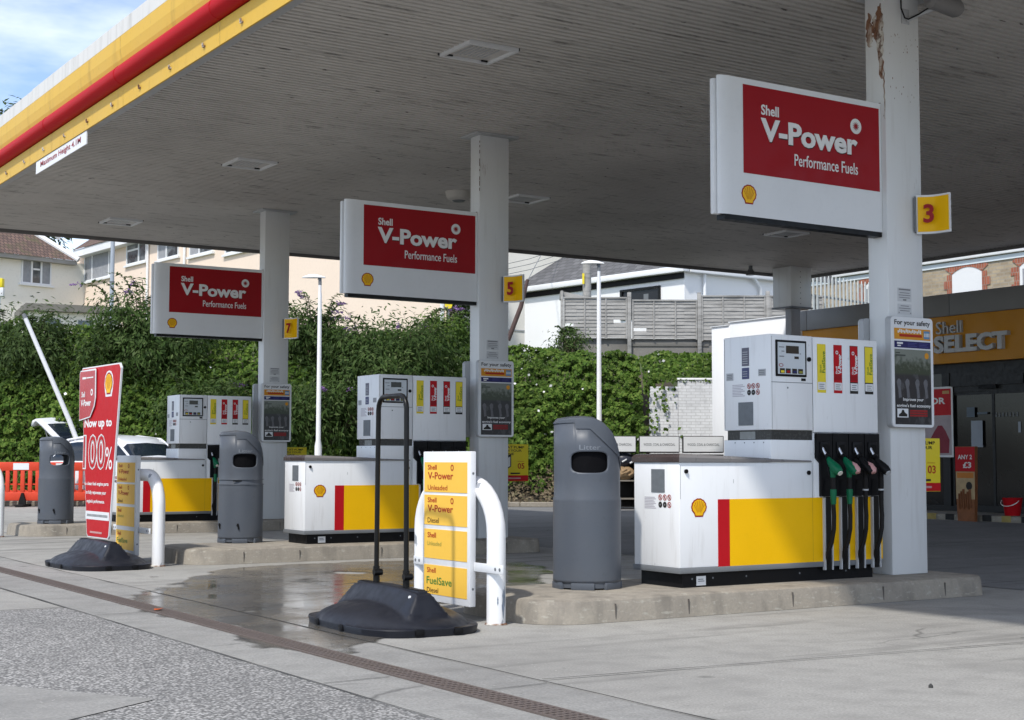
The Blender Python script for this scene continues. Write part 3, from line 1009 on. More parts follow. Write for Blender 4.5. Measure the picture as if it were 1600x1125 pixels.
# ================================================================== FUEL SIGNS on the columns
SY = 8.545
def column_sign(y0, label):
    t = thing('column_sign', label, 'sign', (9.178, SY + .11, 3.0), 0, 'red and white fuel brand signs on the columns')
    og = (9.178, SY + .11, 3.0)
    pts = [(9.176, 0), (7.52, 0)]
    for k in range(1, 8):
        a = R(90 * k / 7)
        pts.append((7.52 - .11 * math.sin(a), .036 * (1 - math.cos(a))))
    pts += [(7.41, .046), (9.176, .046)]
    bb = B(og)
    lo = [bb.bm.verts.new((x, SY + y, 3.0)) for x, y in pts]
    hi = [bb.bm.verts.new((x, SY + y, 4.09)) for x, y in pts]
    n = len(pts)
    bb.bm.faces.new(lo).material_index = 1
    bb.bm.faces.new(hi[::-1])
    for i in range(n):
        bb.bm.faces.new((lo[i], hi[i], hi[(i + 1) % n], lo[(i + 1) % n]))
    bb.build('front_shell', [SIGNWHITE, GREY], t, smooth=40)
    bb = B(og)
    bb.box(7.385, SY + .054, 3.0, 9.176, SY + .10, 4.07, 0, .010)
    bb.box(7.43, SY + .046, 3.02, 9.176, SY + .0535, 4.05, 1)
    bb.build('rear_shell', [SIGNWHITE, GREY], t)
    bb = B(og)
    bb.box(7.45, SY + .006, 2.96, 9.174, SY + .098, 2.999, 0)  # added dark plate, puts the shade under the sign into colour
    bb.build('underside', BLACKM, t, smooth=0)
    f = south(SY)
    bb = B(og)
    bb.quad(f, 7.641, 3.339, 9.150, 4.043, .002)
    bb.build('red_panel', RED, t, smooth=0)
    bb = B(og)
    bb.text(f, 'Shell', 7.828, 3.822, 8.016, 3.905, .005, 0, .022, .001)
    bb.text(f, 'V-Power', 7.822, 3.612, 8.888, 3.796, .007, 0, .032, .003)
    bb.text(f, 'Performance Fuels', 8.181, 3.452, 8.892, 3.549, .005, 0, .006, .001)
    bb.ring(f, 8.874, 3.858, .034, .064, .006, 0, 24)
    for k in range(12):
        a = 2 * math.pi * k / 12
        p = Vector((8.874 + .036 * math.cos(a), 3.858 + .036 * math.sin(a), 0))
        q = Vector((8.874 + .018 * math.cos(a + .5), 3.858 + .018 * math.sin(a + .5), 0))
        m = Vector((-math.sin(a), math.cos(a), 0)) * .006
        bb.face([f(p.x - m.x, .006, p.y - m.y), f(p.x + m.x, .006, p.y + m.y), f(q.x, .006, q.y)])
    bb.build('lettering', WINK, t, smooth=0)
    # drop-shadow edge under the big letters is painted as a dark offset copy behind them
    bb = B(og)
    bb.text(f, 'V-Power', 7.827, 3.605, 8.893, 3.789, .0035, 0, .036, .0005)
    bb.build('letter_drop_shadow', INK, t, smooth=0)
    bb = B(og)
    bb.pecten(f, 7.696, 3.173, .155, .155, .002, 0, 1)
    bb.build('emblem', [RED, paint('emblem_yellow', (.84, .46, .006), .4, .05)], t, smooth=0)
    bb = B(og)
    bb.box(9.177, SY + .004, 2.99, 9.1795, SY + .1, 4.1, 0)
    bb.build('fixing_strip', RUST, t, smooth=0)
    return t
s3 = column_sign(0, 'large red and white fuel sign on the nearest column, beside number 3')
dup(s3, (0, PITCH, 0), 'red and white fuel sign on the middle column, beside number 5')
dup(s3, (0, 2 * PITCH, 0), 'red and white fuel sign on the farthest column, beside number 7')

# number plates: stick out towards -Y from the column fronts, slightly waved
def number_plate(digit, dy, label):
    og = (9.53, PY0 + .002 + dy, 3.0)
    t = thing('number_plate', label, 'number sign', og, R(26), 'yellow pump number plates on the columns')
    n = 12
    def wave(k):
        y = -.285 * k / n
        x = .026 * math.sin(k / n * math.pi * 1.5 - .6)
        return x, y
    def ribbon(z0, z1, off, y_in):
        bb = B()
        fr_, bk = [], []
        for k in range(n + 1):
            x, y = wave(k)
            y = y * (1 - 2 * y_in) - .285 * y_in - .012
            fr_.append((x - off, y))
            bk.append((x + off, y))
        pts = fr_ + bk[::-1]
        lo = [bb.bm.verts.new((x, y, z0)) for x, y in pts]
        hi = [bb.bm.verts.new((x, y, z1)) for x, y in pts]
        m = len(pts)
        for i in range(m):
            bb.bm.faces.new((lo[i], hi[i], hi[(i + 1) % m], lo[(i + 1) % m]))
        for i in range(n):
            bb.bm.faces.new((lo[i], lo[i + 1], lo[m - 2 - i], lo[m - 1 - i]))
            bb.bm.faces.new((hi[i], hi[i + 1], hi[m - 2 - i], hi[m - 1 - i]))
        return bb
    ribbon(.005, .335, .016, 0).build('plate', SIGNWHITE, t, smooth=50)
    ribbon(.022, .318, .019, .045).build('yellow_face', YEL, t, smooth=50)
    bb = B()
    f = Fr((-.046, 0, 0), (0, -1, 0), (-1, 0, 0))
    bb.text(f, digit, .075, .09, .165, .25, .0, 0, .03, .002)
    bb.build('digit', RED, t, smooth=0)
    bb = B()
    bb.box(-.05, -.012, .02, .06, .0, .32, 0)
    bb.build('bracket', GREY, t, smooth=0)
number_plate('3', 0, 'yellow plate with red number 3 on the nearest column')
number_plate('5', PITCH, 'yellow plate with red number 5 on the middle column')
number_plate('7', 2 * PITCH, 'yellow plate with red number 7 on the farthest column')

# safety poster frames
def poster(label):
    t = thing('poster_frame', label, 'poster', (9.385, PY0 - .002, 1.37), 0, 'safety poster frames on the columns')
    hw, h = .252, .92
    f = Fr((0, 0, 0), (1, 0, 0), (0, -1, 0))
    def rrect(hx, z0, z1, r):
        pts = []
        for cx, cz, a0 in ((hx - r, z0 + r, -90), (hx - r, z1 - r, 0), (-hx + r, z1 - r, 90), (-hx + r, z0 + r, 180)):
            for k in range(5):
                a = R(a0 + 90 * k / 4)
                pts.append((cx + r * math.cos(a), cz + r * math.sin(a)))
        return pts
    b = B()
    b.prism(rrect(hw, 0, h, .035), f, 0, .055)
    b.build('case', LGREY, t, smooth=30)
    b = B()
    b.prism(rrect(hw - .004, .003, h - .003, .032), f, .0555, .064)
    b.build('white_border', SIGNWHITE, t, smooth=30)
    b = B()
    b.text(f, 'For your safety', -.213, .838, .213, .893, .066, 0, .018)
    b.build('title_lettering', INK, t, smooth=0)
    b = B()
    L_, R_ = -.217, .217
    b.quad(f, L_, .73, R_, .822, .0655, 0)
    for i in range(15):
        x = L_ + .04 + i * .019
        b.quad(f, x, .782 + .006 * (i % 2), x + .014, .803 + .004 * ((i * 3) % 4), .067, 1)
    b.quad(f, L_ + .06, .752, L_ + .33, .774, .067, 2)
    b.quad(f, R_ - .082, .742, R_ - .01, .808, .067, 3)
    for i in range(4):
        b.quad(f, R_ - .076 + i * .017, .76, R_ - .066 + i * .017, .79, .0685, 1)
    b.build('orange_banner', [ORANGE, WINK, DRED, paint('banner_blue', (.12, .25, .42), .5)], t, smooth=0)
    b = B()
    b.quad(f, L_, .66, R_, .716, .0655, 0)
    b.quad(f, L_ + .03, .69, L_ + .1, .705, .067, 1)
    b.quad(f, L_ + .035, .672, L_ + .075, .682, .067, 1)
    for i in range(3):
        for j in range(2):
            b.quad(f, -.06 + j * .14, .672 + i * .013, .05 + j * .14 - .02 * (i % 2), .678 + i * .013, .067, 2)
    b.build('navy_banner', [NAVY, WINK, paint('faded_print', (.06, .06, .2), .5)], t, smooth=0)
    b = B()
    PH = Mat('poster_photo', (.02, .021, .024), .3)
    g_ = _n(PH.nt, 'ShaderNodeSeparateXYZ')
    PH.nt.links.new(PH.co('Object'), g_.inputs[0])
    top = PH.mul(PH.ramp(g_.outputs[2], .43, .45), 1.0)
    fol = PH.noise(16, 'Object', detail=6)
    PH.mix(PH.mul(top, 1.0), (.035, .05, .028))
    PH.mix(PH.mul(top, PH.ramp(PH.mul(fol, PH.ramp(g_.outputs[2], .45, .62, -.12, .3), 'ADD'), .5, .72)), (.17, .19, .16))
    PH.mix(PH.mul(PH.ramp(g_.outputs[2], .45, .44), PH.ramp(PH.noise(13, 'Object', (1, 1, .6)), .56, .64, 0, .5)), (.09, .095, .10))
    b.quad(f, L_, .025, R_, .648, .0655, 0)
    for xx in (-.17, -.07, .05, .15):         # figures seen through the windscreen
        pts = [(xx + .026 * math.cos(a) * (1 + .2 * math.sin(3 * a)), .36 + .045 * math.sin(a)) for a in (2 * math.pi * k / 9 for k in range(9))]
        b.face([f(x, .0662, z) for x, z in pts], 1)
        b.face([f(x, .0662, z) for x, z in ((xx - .012, .33), (xx + .018, .33), (xx + .03, .25), (xx - .004, .24))], 1)
    b.quad(f, L_ + .012, .612, L_ + .065, .622, .0662, 2)
    b.quad(f, L_ + .012, .59, L_ + .13, .603, .0662, 2)
    b.disc(f, R_ - .05, .60, .026, .0662, 3, 16)
    b.build('photo_panel', [PH.m, paint('photo_grey', (.14, .14, .15), .5, .4, 30), paint('photo_ink', (.06, .07, .06), .5), ORANGE], t, smooth=0)
    b = B()
    b.text(f, 'Improves your', -.125, .212, .12, .246, .068, 0, .02)
    b.text(f, "engine's fuel economy", -.20, .160, .205, .196, .068, 0, .02)
    b.build('photo_lettering', WINK, t, smooth=0)
    b = B()
    b.quad(f, -.195, .082, -.065, .165 - .01, .067, 0)
    b.face([f(x, .0685, z) for x, z in ((-.18, .09), (-.08, .09), (-.08, .108), (-.11, .125), (-.12, .145), (-.14, .145), (-.15, .122), (-.18, .105))], 1)
    for i in range(3):
        b.quad(f, -.045, .092 + i * .02, .165, .106 + i * .02, .067, 2)
    b.build('small_print', [SIGNWHITE, INK, paint('print_red', (.30, .02, .02), .5)], t, smooth=0)
    return t
po = poster('safety poster frame on the front of the nearest column, above its fuel pump end')
dup(po, (0, PITCH, 0), 'safety poster frame on the front of the middle column')
dup(po, (0, 2 * PITCH, 0), 'safety poster frame on the front of the farthest column')
for i, nm in enumerate(('nearest', 'middle', 'farthest')):
    c = dup(po, (-.02, PITCH * i + .222, 0), 'poster frame on the rear face of the %s column, only its grey edge showing' % nm)
    c.rotation_euler.z = math.pi

# pay-by-phone plates on the far side of the columns
def pay_sign(num, i, label):
    og = (9.815, 8.735 + i * PITCH, .83)
    t = thing('payment_plate', label, 'sign', og, 0, 'yellow payment plates behind the columns')
    f = Fr(og, (1, 0, 0), (0, -1, 0))
    b = B(og)
    b.box(-.23, -.012, 0, .235, 0, .46, 0, .004, f)
    b.build('plate', LABELYEL, t)
    b = B(og)
    b.quad(f, -.23, .004, .233, .075, .0015)
    b.quad(f, -.20, .03, .12, .048, .003, 1)
    b.build('red_band', [REDB, PINKP], t, smooth=0)
    b = B(og)
    b.text(f, num, .075, .155, .175, .225, .002, 0, .02)
    b.quad(f, .07, .245, .17, .249, .002, 0)
    b.build('number', DRED, t, smooth=0)
    b = B(og)
    b.text(f, 'PAY AT PUMP', -.2, .405, .17, .435, .002, 0, .012)
    b.text(f, 'WITH YOUR', -.2, .365, .135, .394, .002, 0, .012)
    b.text(f, 'PHONE', -.2, .325, .02, .353, .002, 0, .012)
    b.quad(f, -.03, .09, .11, .108, .002)
    b.build('lettering', INK, t, smooth=0)
    b = B(og)
    b.face([f(s_, .002, z_) for s_, z_ in ((-.13, .13), (-.07, .155), (-.02, .185), (-.02, .33), (-.05, .33), (-.13, .285))], 0)
    b.face([f(s_, .0035, z_) for s_, z_ in ((-.115, .152), (-.035, .19), (-.035, .305), (-.115, .27))], 1)
    b.build('phone_picture', [INK, SIGNWHITE], t, smooth=0)
    b = B(og)
    b.box(-.228, .0005, .2, -.216, .0215, .3, 0, 0, f)
    b.build('bracket', GREY, t, smooth=0)
pay_sign('03', 0, 'yellow payment plate numbered 03 behind the nearest column, in front of the shop')
pay_sign('05', 1, 'yellow payment plate numbered 05 behind the middle column, in front of the ivy bank')
pay_sign('07', 2, 'dim yellow payment plate behind the farthest column, above the brown lid of the middle pump')

# ================================================================== FUEL PUMPS
FY = 8.42
def fuel_pump(label):
    og = (6.88, FY, ZI)
    t = thing('fuel_pump', label, 'fuel pump', og, 0, 'white and yellow fuel pumps on the islands')
    YB = 8.967
    f, fb, we = south(FY), Fr((0, YB, 0), (1, 0, 0), (0, 1, 0)), west(6.88)
    b = B(og)
    b.box(6.925, FY + .032, ZI + .001, 8.90, YB - .03, .272, 0)
    for x in (7.02, 7.22, 7.55, 8.1, 8.6):
        b.disc(south(FY + .032), x, .222, .008, .0015, 1, 8)
    b.build('base_frame', [BLACK, GREY], t, smooth=0)
    b = B(og)
    b.box(7.06, FY + .029, .172, 7.15, FY + .0315, .24, 0)
    b.quad(south(FY + .029), 7.075, .20, 7.135, .206, .001, 1)
    b.quad(south(FY + .029), 7.075, .214, 7.125, .22, .001, 1)
    b.build('rating_label', [SIGNWHITE, GREY], t, smooth=0)
    b = B(og)
    b.box(6.872, FY - .008, .266, 8.965, YB + .008, .306, 0, .004)
    b.build('skirt', GREY, t)
    b = B(og)
    b.box(6.88, FY, .306, 8.238, YB, 1.083, 0, .008)
    b.box(8.2395, FY + .004, .306, 8.955, YB - .004, 1.315, 0, .006)
    b.quad(f, 8.214, .806, 8.218, 1.075, .001, 1)
    b.quad(f, 6.886, .812, 6.889, 1.06, .001, 1)
    b.quad(f, 7.40, .925, 7.403, .955, .001, 1)
    b.build('lower_cabinet', [WHITE, GREY], t)
    b = B(og)
    b.box(7.246, -.004, .306, 7.36, .0025, .806, 0, 0, f)
    b.build('red_stripe', REDB, t, smooth=0)
    b = B(og)
    b.box(7.3605, -.004, .306, 8.335, .0025, .806, 0, 0, f)
    for xa, xb in ((8.41, 8.512), (8.594, 8.694), (8.778, 8.877), (8.95, 8.985)):
        b.box(xa, -.004, .306, xb, .0025, .806, 0, 0, f)
    b.box(7.25, -.004, .306, 8.95, .0025, .806, 0, 0, fb)
    b.quad(f, 8.212, .31, 8.215, .803, .0035, 1)
    b.build('yellow_panel', [YEL, paint('panel_seam', (.45, .26, .01), .5)], t, smooth=0)
    b = B(og)
    b.pecten(f, 7.062, .748, .148, .138, .002, 0, 1)
    b.build('emblem', [RED, bpy.data.materials['emblem_yellow']], t, smooth=0)
    # sloping lid with a rolled edge
    b = B(og)
    prof = [(-.012, 1.084), (-.013, 1.118), (.002, 1.138), (.03, 1.146)]
    rings = []
    for off, z in prof:
        o_ = off
        rings.append([b.bm.verts.new(p) for p in ((6.88 + o_, FY + o_, z), (8.2, FY + o_, 1.084 + (z - 1.084) * .25), (8.2, YB - o_, 1.084 + (z - 1.084) * .25), (6.88 + o_, YB - o_, z))])
    for a, c in zip(rings, rings[1:]):
        for k in range(4):
            b.bm.faces.new((a[k], a[(k + 1) % 4], c[(k + 1) % 4], c[k])).material_index = 1 if k in (0, 2) else 0
    b.bm.faces.new(rings[-1])
    b.build('lid', [DKBROWN, paint('lid_edge', (.19, .18, .178), .3, .2, 3, .5)], t, smooth=30)
    # pedestal, dark band, head
    b = B(og)
    b.box(7.785, FY + .001, 1.075, 8.2385, YB - .001, 1.256, 0, .006)
    for i in range(4):
        b.disc(west(7.785), -(8.5 + .11 * i), 1.235, .006, .0015, 1, 8)
    b.build('pedestal', [WHITE, GREY], t)
    b = B(og)
    b.box(7.81, FY + .02, 1.254, 8.2385, YB - .02, 1.334, 0)
    b.quad(west(7.81), -8.80, 1.262, -8.62, 1.322, .002, 1)
    b.build('display_recess', [paint('recess_dark', (.05, .05, .048), .25, .3, 14), paint('recess_window', (.25, .26, .25), .25, .3, 8)], t, smooth=0)
    b = B(og)
    b.box(7.788, FY, 1.332, 8.236, YB, 2.075, 0, .009)
    b.box(8.238, FY, 1.318, 8.957, YB, 2.072, 0, .009)
    b.quad(f, 7.795, 1.700, 8.23, 1.705, .001, 1)
    b.quad(f, 8.228, 1.34, 8.231, 2.06, .0012, 1)
    b.quad(f, 7.80, 1.34, 7.803, 2.06, .001, 1)
    b.quad(west(7.788), -8.955, 1.345, -8.951, 2.06, .001, 1)
    b.disc(f, 7.965, 1.661, .008, .002, 1, 10)
    b.box(8.11, 0, 1.718, 8.155, .004, 1.738, 2, 0, f)
    b.build('head_cabinet', [WHITE, GREY, BLACK], t)
    b = B(og)
    b.box(7.838, 0, 1.748, 8.162, .010, 2.032, 0, .008, f)
    b.box(7.856, .0085, 1.766, 8.144, .0115, 2.014, 1, 0, f)
    b.quad(f, 7.94, 1.928, 8.076, 1.988, .013, 2)
    b.quad(f, 8.028, 1.887, 8.075, 1.907, .013, 2)
    for xa, z, wd in ((7.866, 1.972, .055), (7.893, 1.94, .03), (7.87, 1.9, .05), (8.085, 1.925, .012)):
        b.quad(f, xa, z, xa + wd, z + .007, .013, 3)
    b.ring(f, 7.888, 1.835, .010, .014, .0125, 4, 16, 1.7)
    cols = (5, 4, 6, 7)
    for i, xc in enumerate((7.90, 7.962, 8.029, 8.092)):
        b.box(xc - .024, .0115, 1.772, xc + .024, .015, 1.81, 2, 0, f)
        b.quad(f, xc - .018, 1.776, xc + .018, 1.794, .017, cols[i])
    b.build('display_panel', [BLACK, paint('display_face', (.56, .60, .63), .3, .1), LCD, GREY, RED, LABELYEL, NAVY, paint('olive_key', (.25, .24, .03), .4)], t, smooth=0)
    for k, (xa, xb) in enumerate(((8.282, 8.376), (8.462, 8.555), (8.642, 8.733), (8.809, 8.905))):
        b = B(og)
        main = (0, 1, 1, 0)[k]
        foot = (0, 1, 2, 2)[k]
        b.quad(f, xa, 1.632, xb, 2.018, .0015, 2 if k >= 2 else main)
        b.quad(f, xa + .004, 1.725, xb - .004, 2.014, .003, main)
        b.quad(f, xa + .004, 1.655, xb - .004, 1.716, .003, 3)
        for j in range(3):
            b.quad(f, xa + .02, 1.664 + j * .016, xb - .02 - .01 * (j % 2), 1.669 + j * .016, .0045, 4)
        if main == 0:
            b.text(f, 'FuelSave', xa + .05, 1.79, xa + .086, 1.96, .0045, 5, .01, 0, True)
            b.text(f, 'Shell', xa + .026, 1.79, xa + .044, 1.852, .0045, 5, .01, 0, True)
        else:
            b.text(f, 'V-Power', xa + .046, 1.785, xa + .086, 1.945, .0045, 3, .04, 0, True)
            b.text(f, 'Shell', xa + .02, 1.785, xa + .040, 1.845, .0045, 3, .02, 0, True)
            b.ring(f, xa + .035, 1.957, .008, .015, .0045, 3, 14)
            b.quad(f, xa + .004, 1.735, xb - .004, 1.78, .0038, 6)
        b.build('product_label', [LABELYEL, REDB, INK, SIGNWHITE, GREY, GRN, RED], t, smooth=0)
    # key locks
    for fr_, x, z, r in ((f, 8.192, 1.89, .018), (f, 6.94, 1.015, .016), (f, 8.175, 1.001, .017)):
        b = B(og)
        b.tube([fr_(x, -.002, z), fr_(x, .012, z)], r, 14)
        b.box(x - .004, .012, z - .012, x + .004, .018, z + .012, 0, 0, fr_)
        b.build('key_lock', BLACK, t)
    # notices on the two end faces
    def picto(bb, fr_, ss, zs, r):
        for j, z in enumerate(zs):
            for i, s_ in enumerate(ss):
                if j == 1 and i < 2:
                    bb.disc(fr_, s_, z, r, .002, 1, 14)
                    bb.quad(fr_, s_ - r * .4, z - r * .25, s_ + r * .4, z + r * .25, .0035, 3)
                else:
                    bb.ring(fr_, s_, z, r * .72, r, .002, 2, 14)
                    bb.face([fr_(s_ + r * p, .0035, z + r * q) for p, q in ((-.75, .55), (-.55, .75), (.75, -.55), (.55, -.75))], 2)
                    bb.quad(fr_, s_ - r * .25, z - r * .4, s_ + r * .25, z + r * .4, .0028, 1)
    nm = [PINK, INK, paint('notice_red', (.35, .05, .04), .5), GREY]
    b = B(og)
    he = west(7.788)
    for j in range(8):
        b.quad(he, -8.86, 1.60 + j * .0125, -8.715 - .02 * (j % 3), 1.607 + j * .0125, .0015, 0)
    picto(b, he, (-8.665, -8.615, -8.563), (1.678, 1.628), .022)
    b.build('safety_notice', nm, t, smooth=0)
    b = B(og)
    le = west(6.88)
    for j in range(8):
        b.quad(le, -8.835, .735 + j * .0115, -8.695 - .015 * (j % 3), .7415 + j * .0115, .0015, 0)
    picto(b, le, (-8.644, -8.591, -8.538), (.820, .766), .023)
    b.build('safety_notice', nm, t, smooth=0)
    b = B(og)
    b.box(-8.745, 0, 1.838, -8.663, .003, 1.982, 0, 0, he)
    for j in range(6):
        b.quad(he, -8.735, 1.855 + j * .018, -8.675, 1.861 + j * .018, .0045, 2)
    SM = [paint('sticker_slate', (.13, .13, .17), .4, .3, 20), DBLUE, paint('sticker_grey', (.40, .41, .43), .5), GREY]
    b.build('dark_sticker', SM, t, smooth=0)
    b = B(og)
    b.box(-8.745, 0, 1.735, -8.663, .003, 1.824, 1, 0, he)
    for j in range(3):
        b.quad(he, -8.735, 1.755 + j * .018, -8.68, 1.76 + j * .018, .0045, 2)
    b.build('dark_sticker', SM, t, smooth=0)
    b = B(og)
    b.box(-8.93, 0, 1.73, -8.85, .003, 1.788, 2, 0, he)
    for j in range(3):
        b.quad(he, -8.92, 1.743 + j * .014, -8.86, 1.748 + j * .014, .0045, 3)
    b.build('grey_sticker', SM, t, smooth=0)
    b = B(og)
    b.box(-8.555, 0, 1.752, -8.472, .003, 1.806, 2, 0, he)
    for j in range(3):
        b.quad(he, -8.545, 1.763 + j * .014, -8.482, 1.768 + j * .014, .0045, 3)
    b.build('grey_sticker', SM, t, smooth=0)
    b = B(og)
    b.box(-8.79, 0, 1.37, -8.62, .004, 1.553, 0, 0, he)
    b.build('vent_plate', PEWTER, t, smooth=0)
    b = B(og)
    b.box(-8.75, 0, .857, -8.592, .004, 1.03, 0, 0, le)
    b.build('vent_plate', PEWTER, t, smooth=0)
    # hose side: boots, channels, nozzles, hoses
    for k, (xa, xb) in enumerate(((8.246, 8.414), (8.424, 8.592), (8.602, 8.768), (8.778, 8.944))):
        xc = (xa + xb) / 2
        b = B(og)
        pts = [(xa, 1.312), (xa, 1.115), (xa + .045, 1.075), (xa + .045, .815), (xb, .815), (xb, 1.312)]
        b.prism(pts, f, -.003, .022)
        b.box(xc - .052, .0225, 1.15, xc + .052, .034, 1.245, 0, .006, f)
        b.box(xc - .028, .0345, 1.175, xc + .028, .0355, 1.222, 1, 0, f)
        b.face([f(x_, d_, z_) for x_, d_, z_ in ((xa + .06, .024, .83), (xb - .05, .024, .83), (xb - .03, .045, .93), (xa + .075, .03, .95))], 0)
        b.build('nozzle_boot', [BLACK, paint('boot_hole', (.004, .004, .004), .8)], t, smooth=30)
        xm = xa + .12
        b = B(og)
        b.box(xm - .032, 0, .24, xm + .032, .018, .812, 0, 0, f)
        for e0 in (xm - .046, xm + .034):
            b.box(e0, 0, .24, e0 + .012, .026, .806, 1, 0, f)
        b.build('hose_channel', [BLACKM, SILVER], t, smooth=0)
        # nozzle
        green = k < 2
        body = GREENP if green else BLACK
        b = B(og)
        P_ = lambda dx, d, z: f(xc + dx, d, z)
        b.tube([P_(-.01, .066, 1.118), P_(-.006, .085, 1.09), P_(0, .118, 1.056), P_(.004, .150, 1.028), P_(.004, .175, 1.008), P_(.004, .184, 1.0)],
               [.015, .026, .037, .040, .033, .025], 14)
        b.tube([P_(.0, .12, 1.06), P_(.0, .112, 1.02), P_(.004, .108, .985), P_(.006, .106, .955)], [.029, .027, .022, .020], 12)
        nz_ = b.build('nozzle', body, t, smooth=60)
        b = B(og)
        b.tube([P_(-.026, .014, 1.215), P_(-.02, .036, 1.17), P_(-.01, .068, 1.112)], [.0135, .0135, .0145], 12)
        b.build('spout', STEEL, nz_, smooth=60)
        b = B(og)
        b.tube([P_(-.012, .05, 1.135), P_(-.01, .072, 1.118)], [.024, .026], 12)
        b.tube([P_(0, .08, 1.085), P_(-.02, .075, 1.03), P_(-.015, .085, .985), P_(.0, .105, .965)], .006, 8)
        b.build('trigger_guard', BLACK, nz_, smooth=60)
        b = B(og)
        if k in (1, 2):
            b.tube([P_(.012, .115, 1.079), P_(.014, .146, 1.05), P_(.014, .180, 1.018), P_(.012, .192, 1.0)], [.016, .034, .033, .020], 14)
            b.build('grip_pad', PINKP, nz_, smooth=60)
        else:
            b.tube([P_(.004, .180, 1.003), P_(.004, .190, .995)], [.024, .021], 14)
            b.build('end_cap', paint('cap_white', (.6, .58, .52), .5) if green else LGREY, nz_, smooth=60)
        b = B(og)
        q = [P_(.006, .106, .965), P_(.008, .104, .90), P_(.01, .102, .84), P_(.012, .10, .75), P_(.018, .10, .66), P_(.018, .095, .56), P_(.008, .08, .46), P_(-.01, .058, .38), P_(.022, .024, .31), P_(.026, .012, .29)]
        b.tube(q, [.022, .022, .020, .0175, .0175, .0175, .0175, .0175, .0175, .0175], 12)
        ho = b.build('hose', RUBBER, t, smooth=60)
        b = B(og)
        if green:
            b.tube([P_(.010, .103, .872), P_(.0105, .1025, .85), P_(.012, .10, .80), P_(.013, .10, .755)], [.025, .026, .024, .021], 12)
            b.build('sleeve', GREENP, ho, smooth=60)
        else:
            b.tube([P_(.009, .1035, .872), P_(.0095, .103, .86)], [.0245, .0245], 12)
            b.build('sleeve', SILVER, ho, smooth=60)
    return t
pump = fuel_pump('nearest white and yellow fuel pump, on the island with column number 3')
dup(pump, (0, PITCH, 0), 'middle white and yellow fuel pump, behind the empty black sign frame')
dup(pump, (0, 2 * PITCH, 0), 'farthest white and yellow fuel pump, in front of the white car')

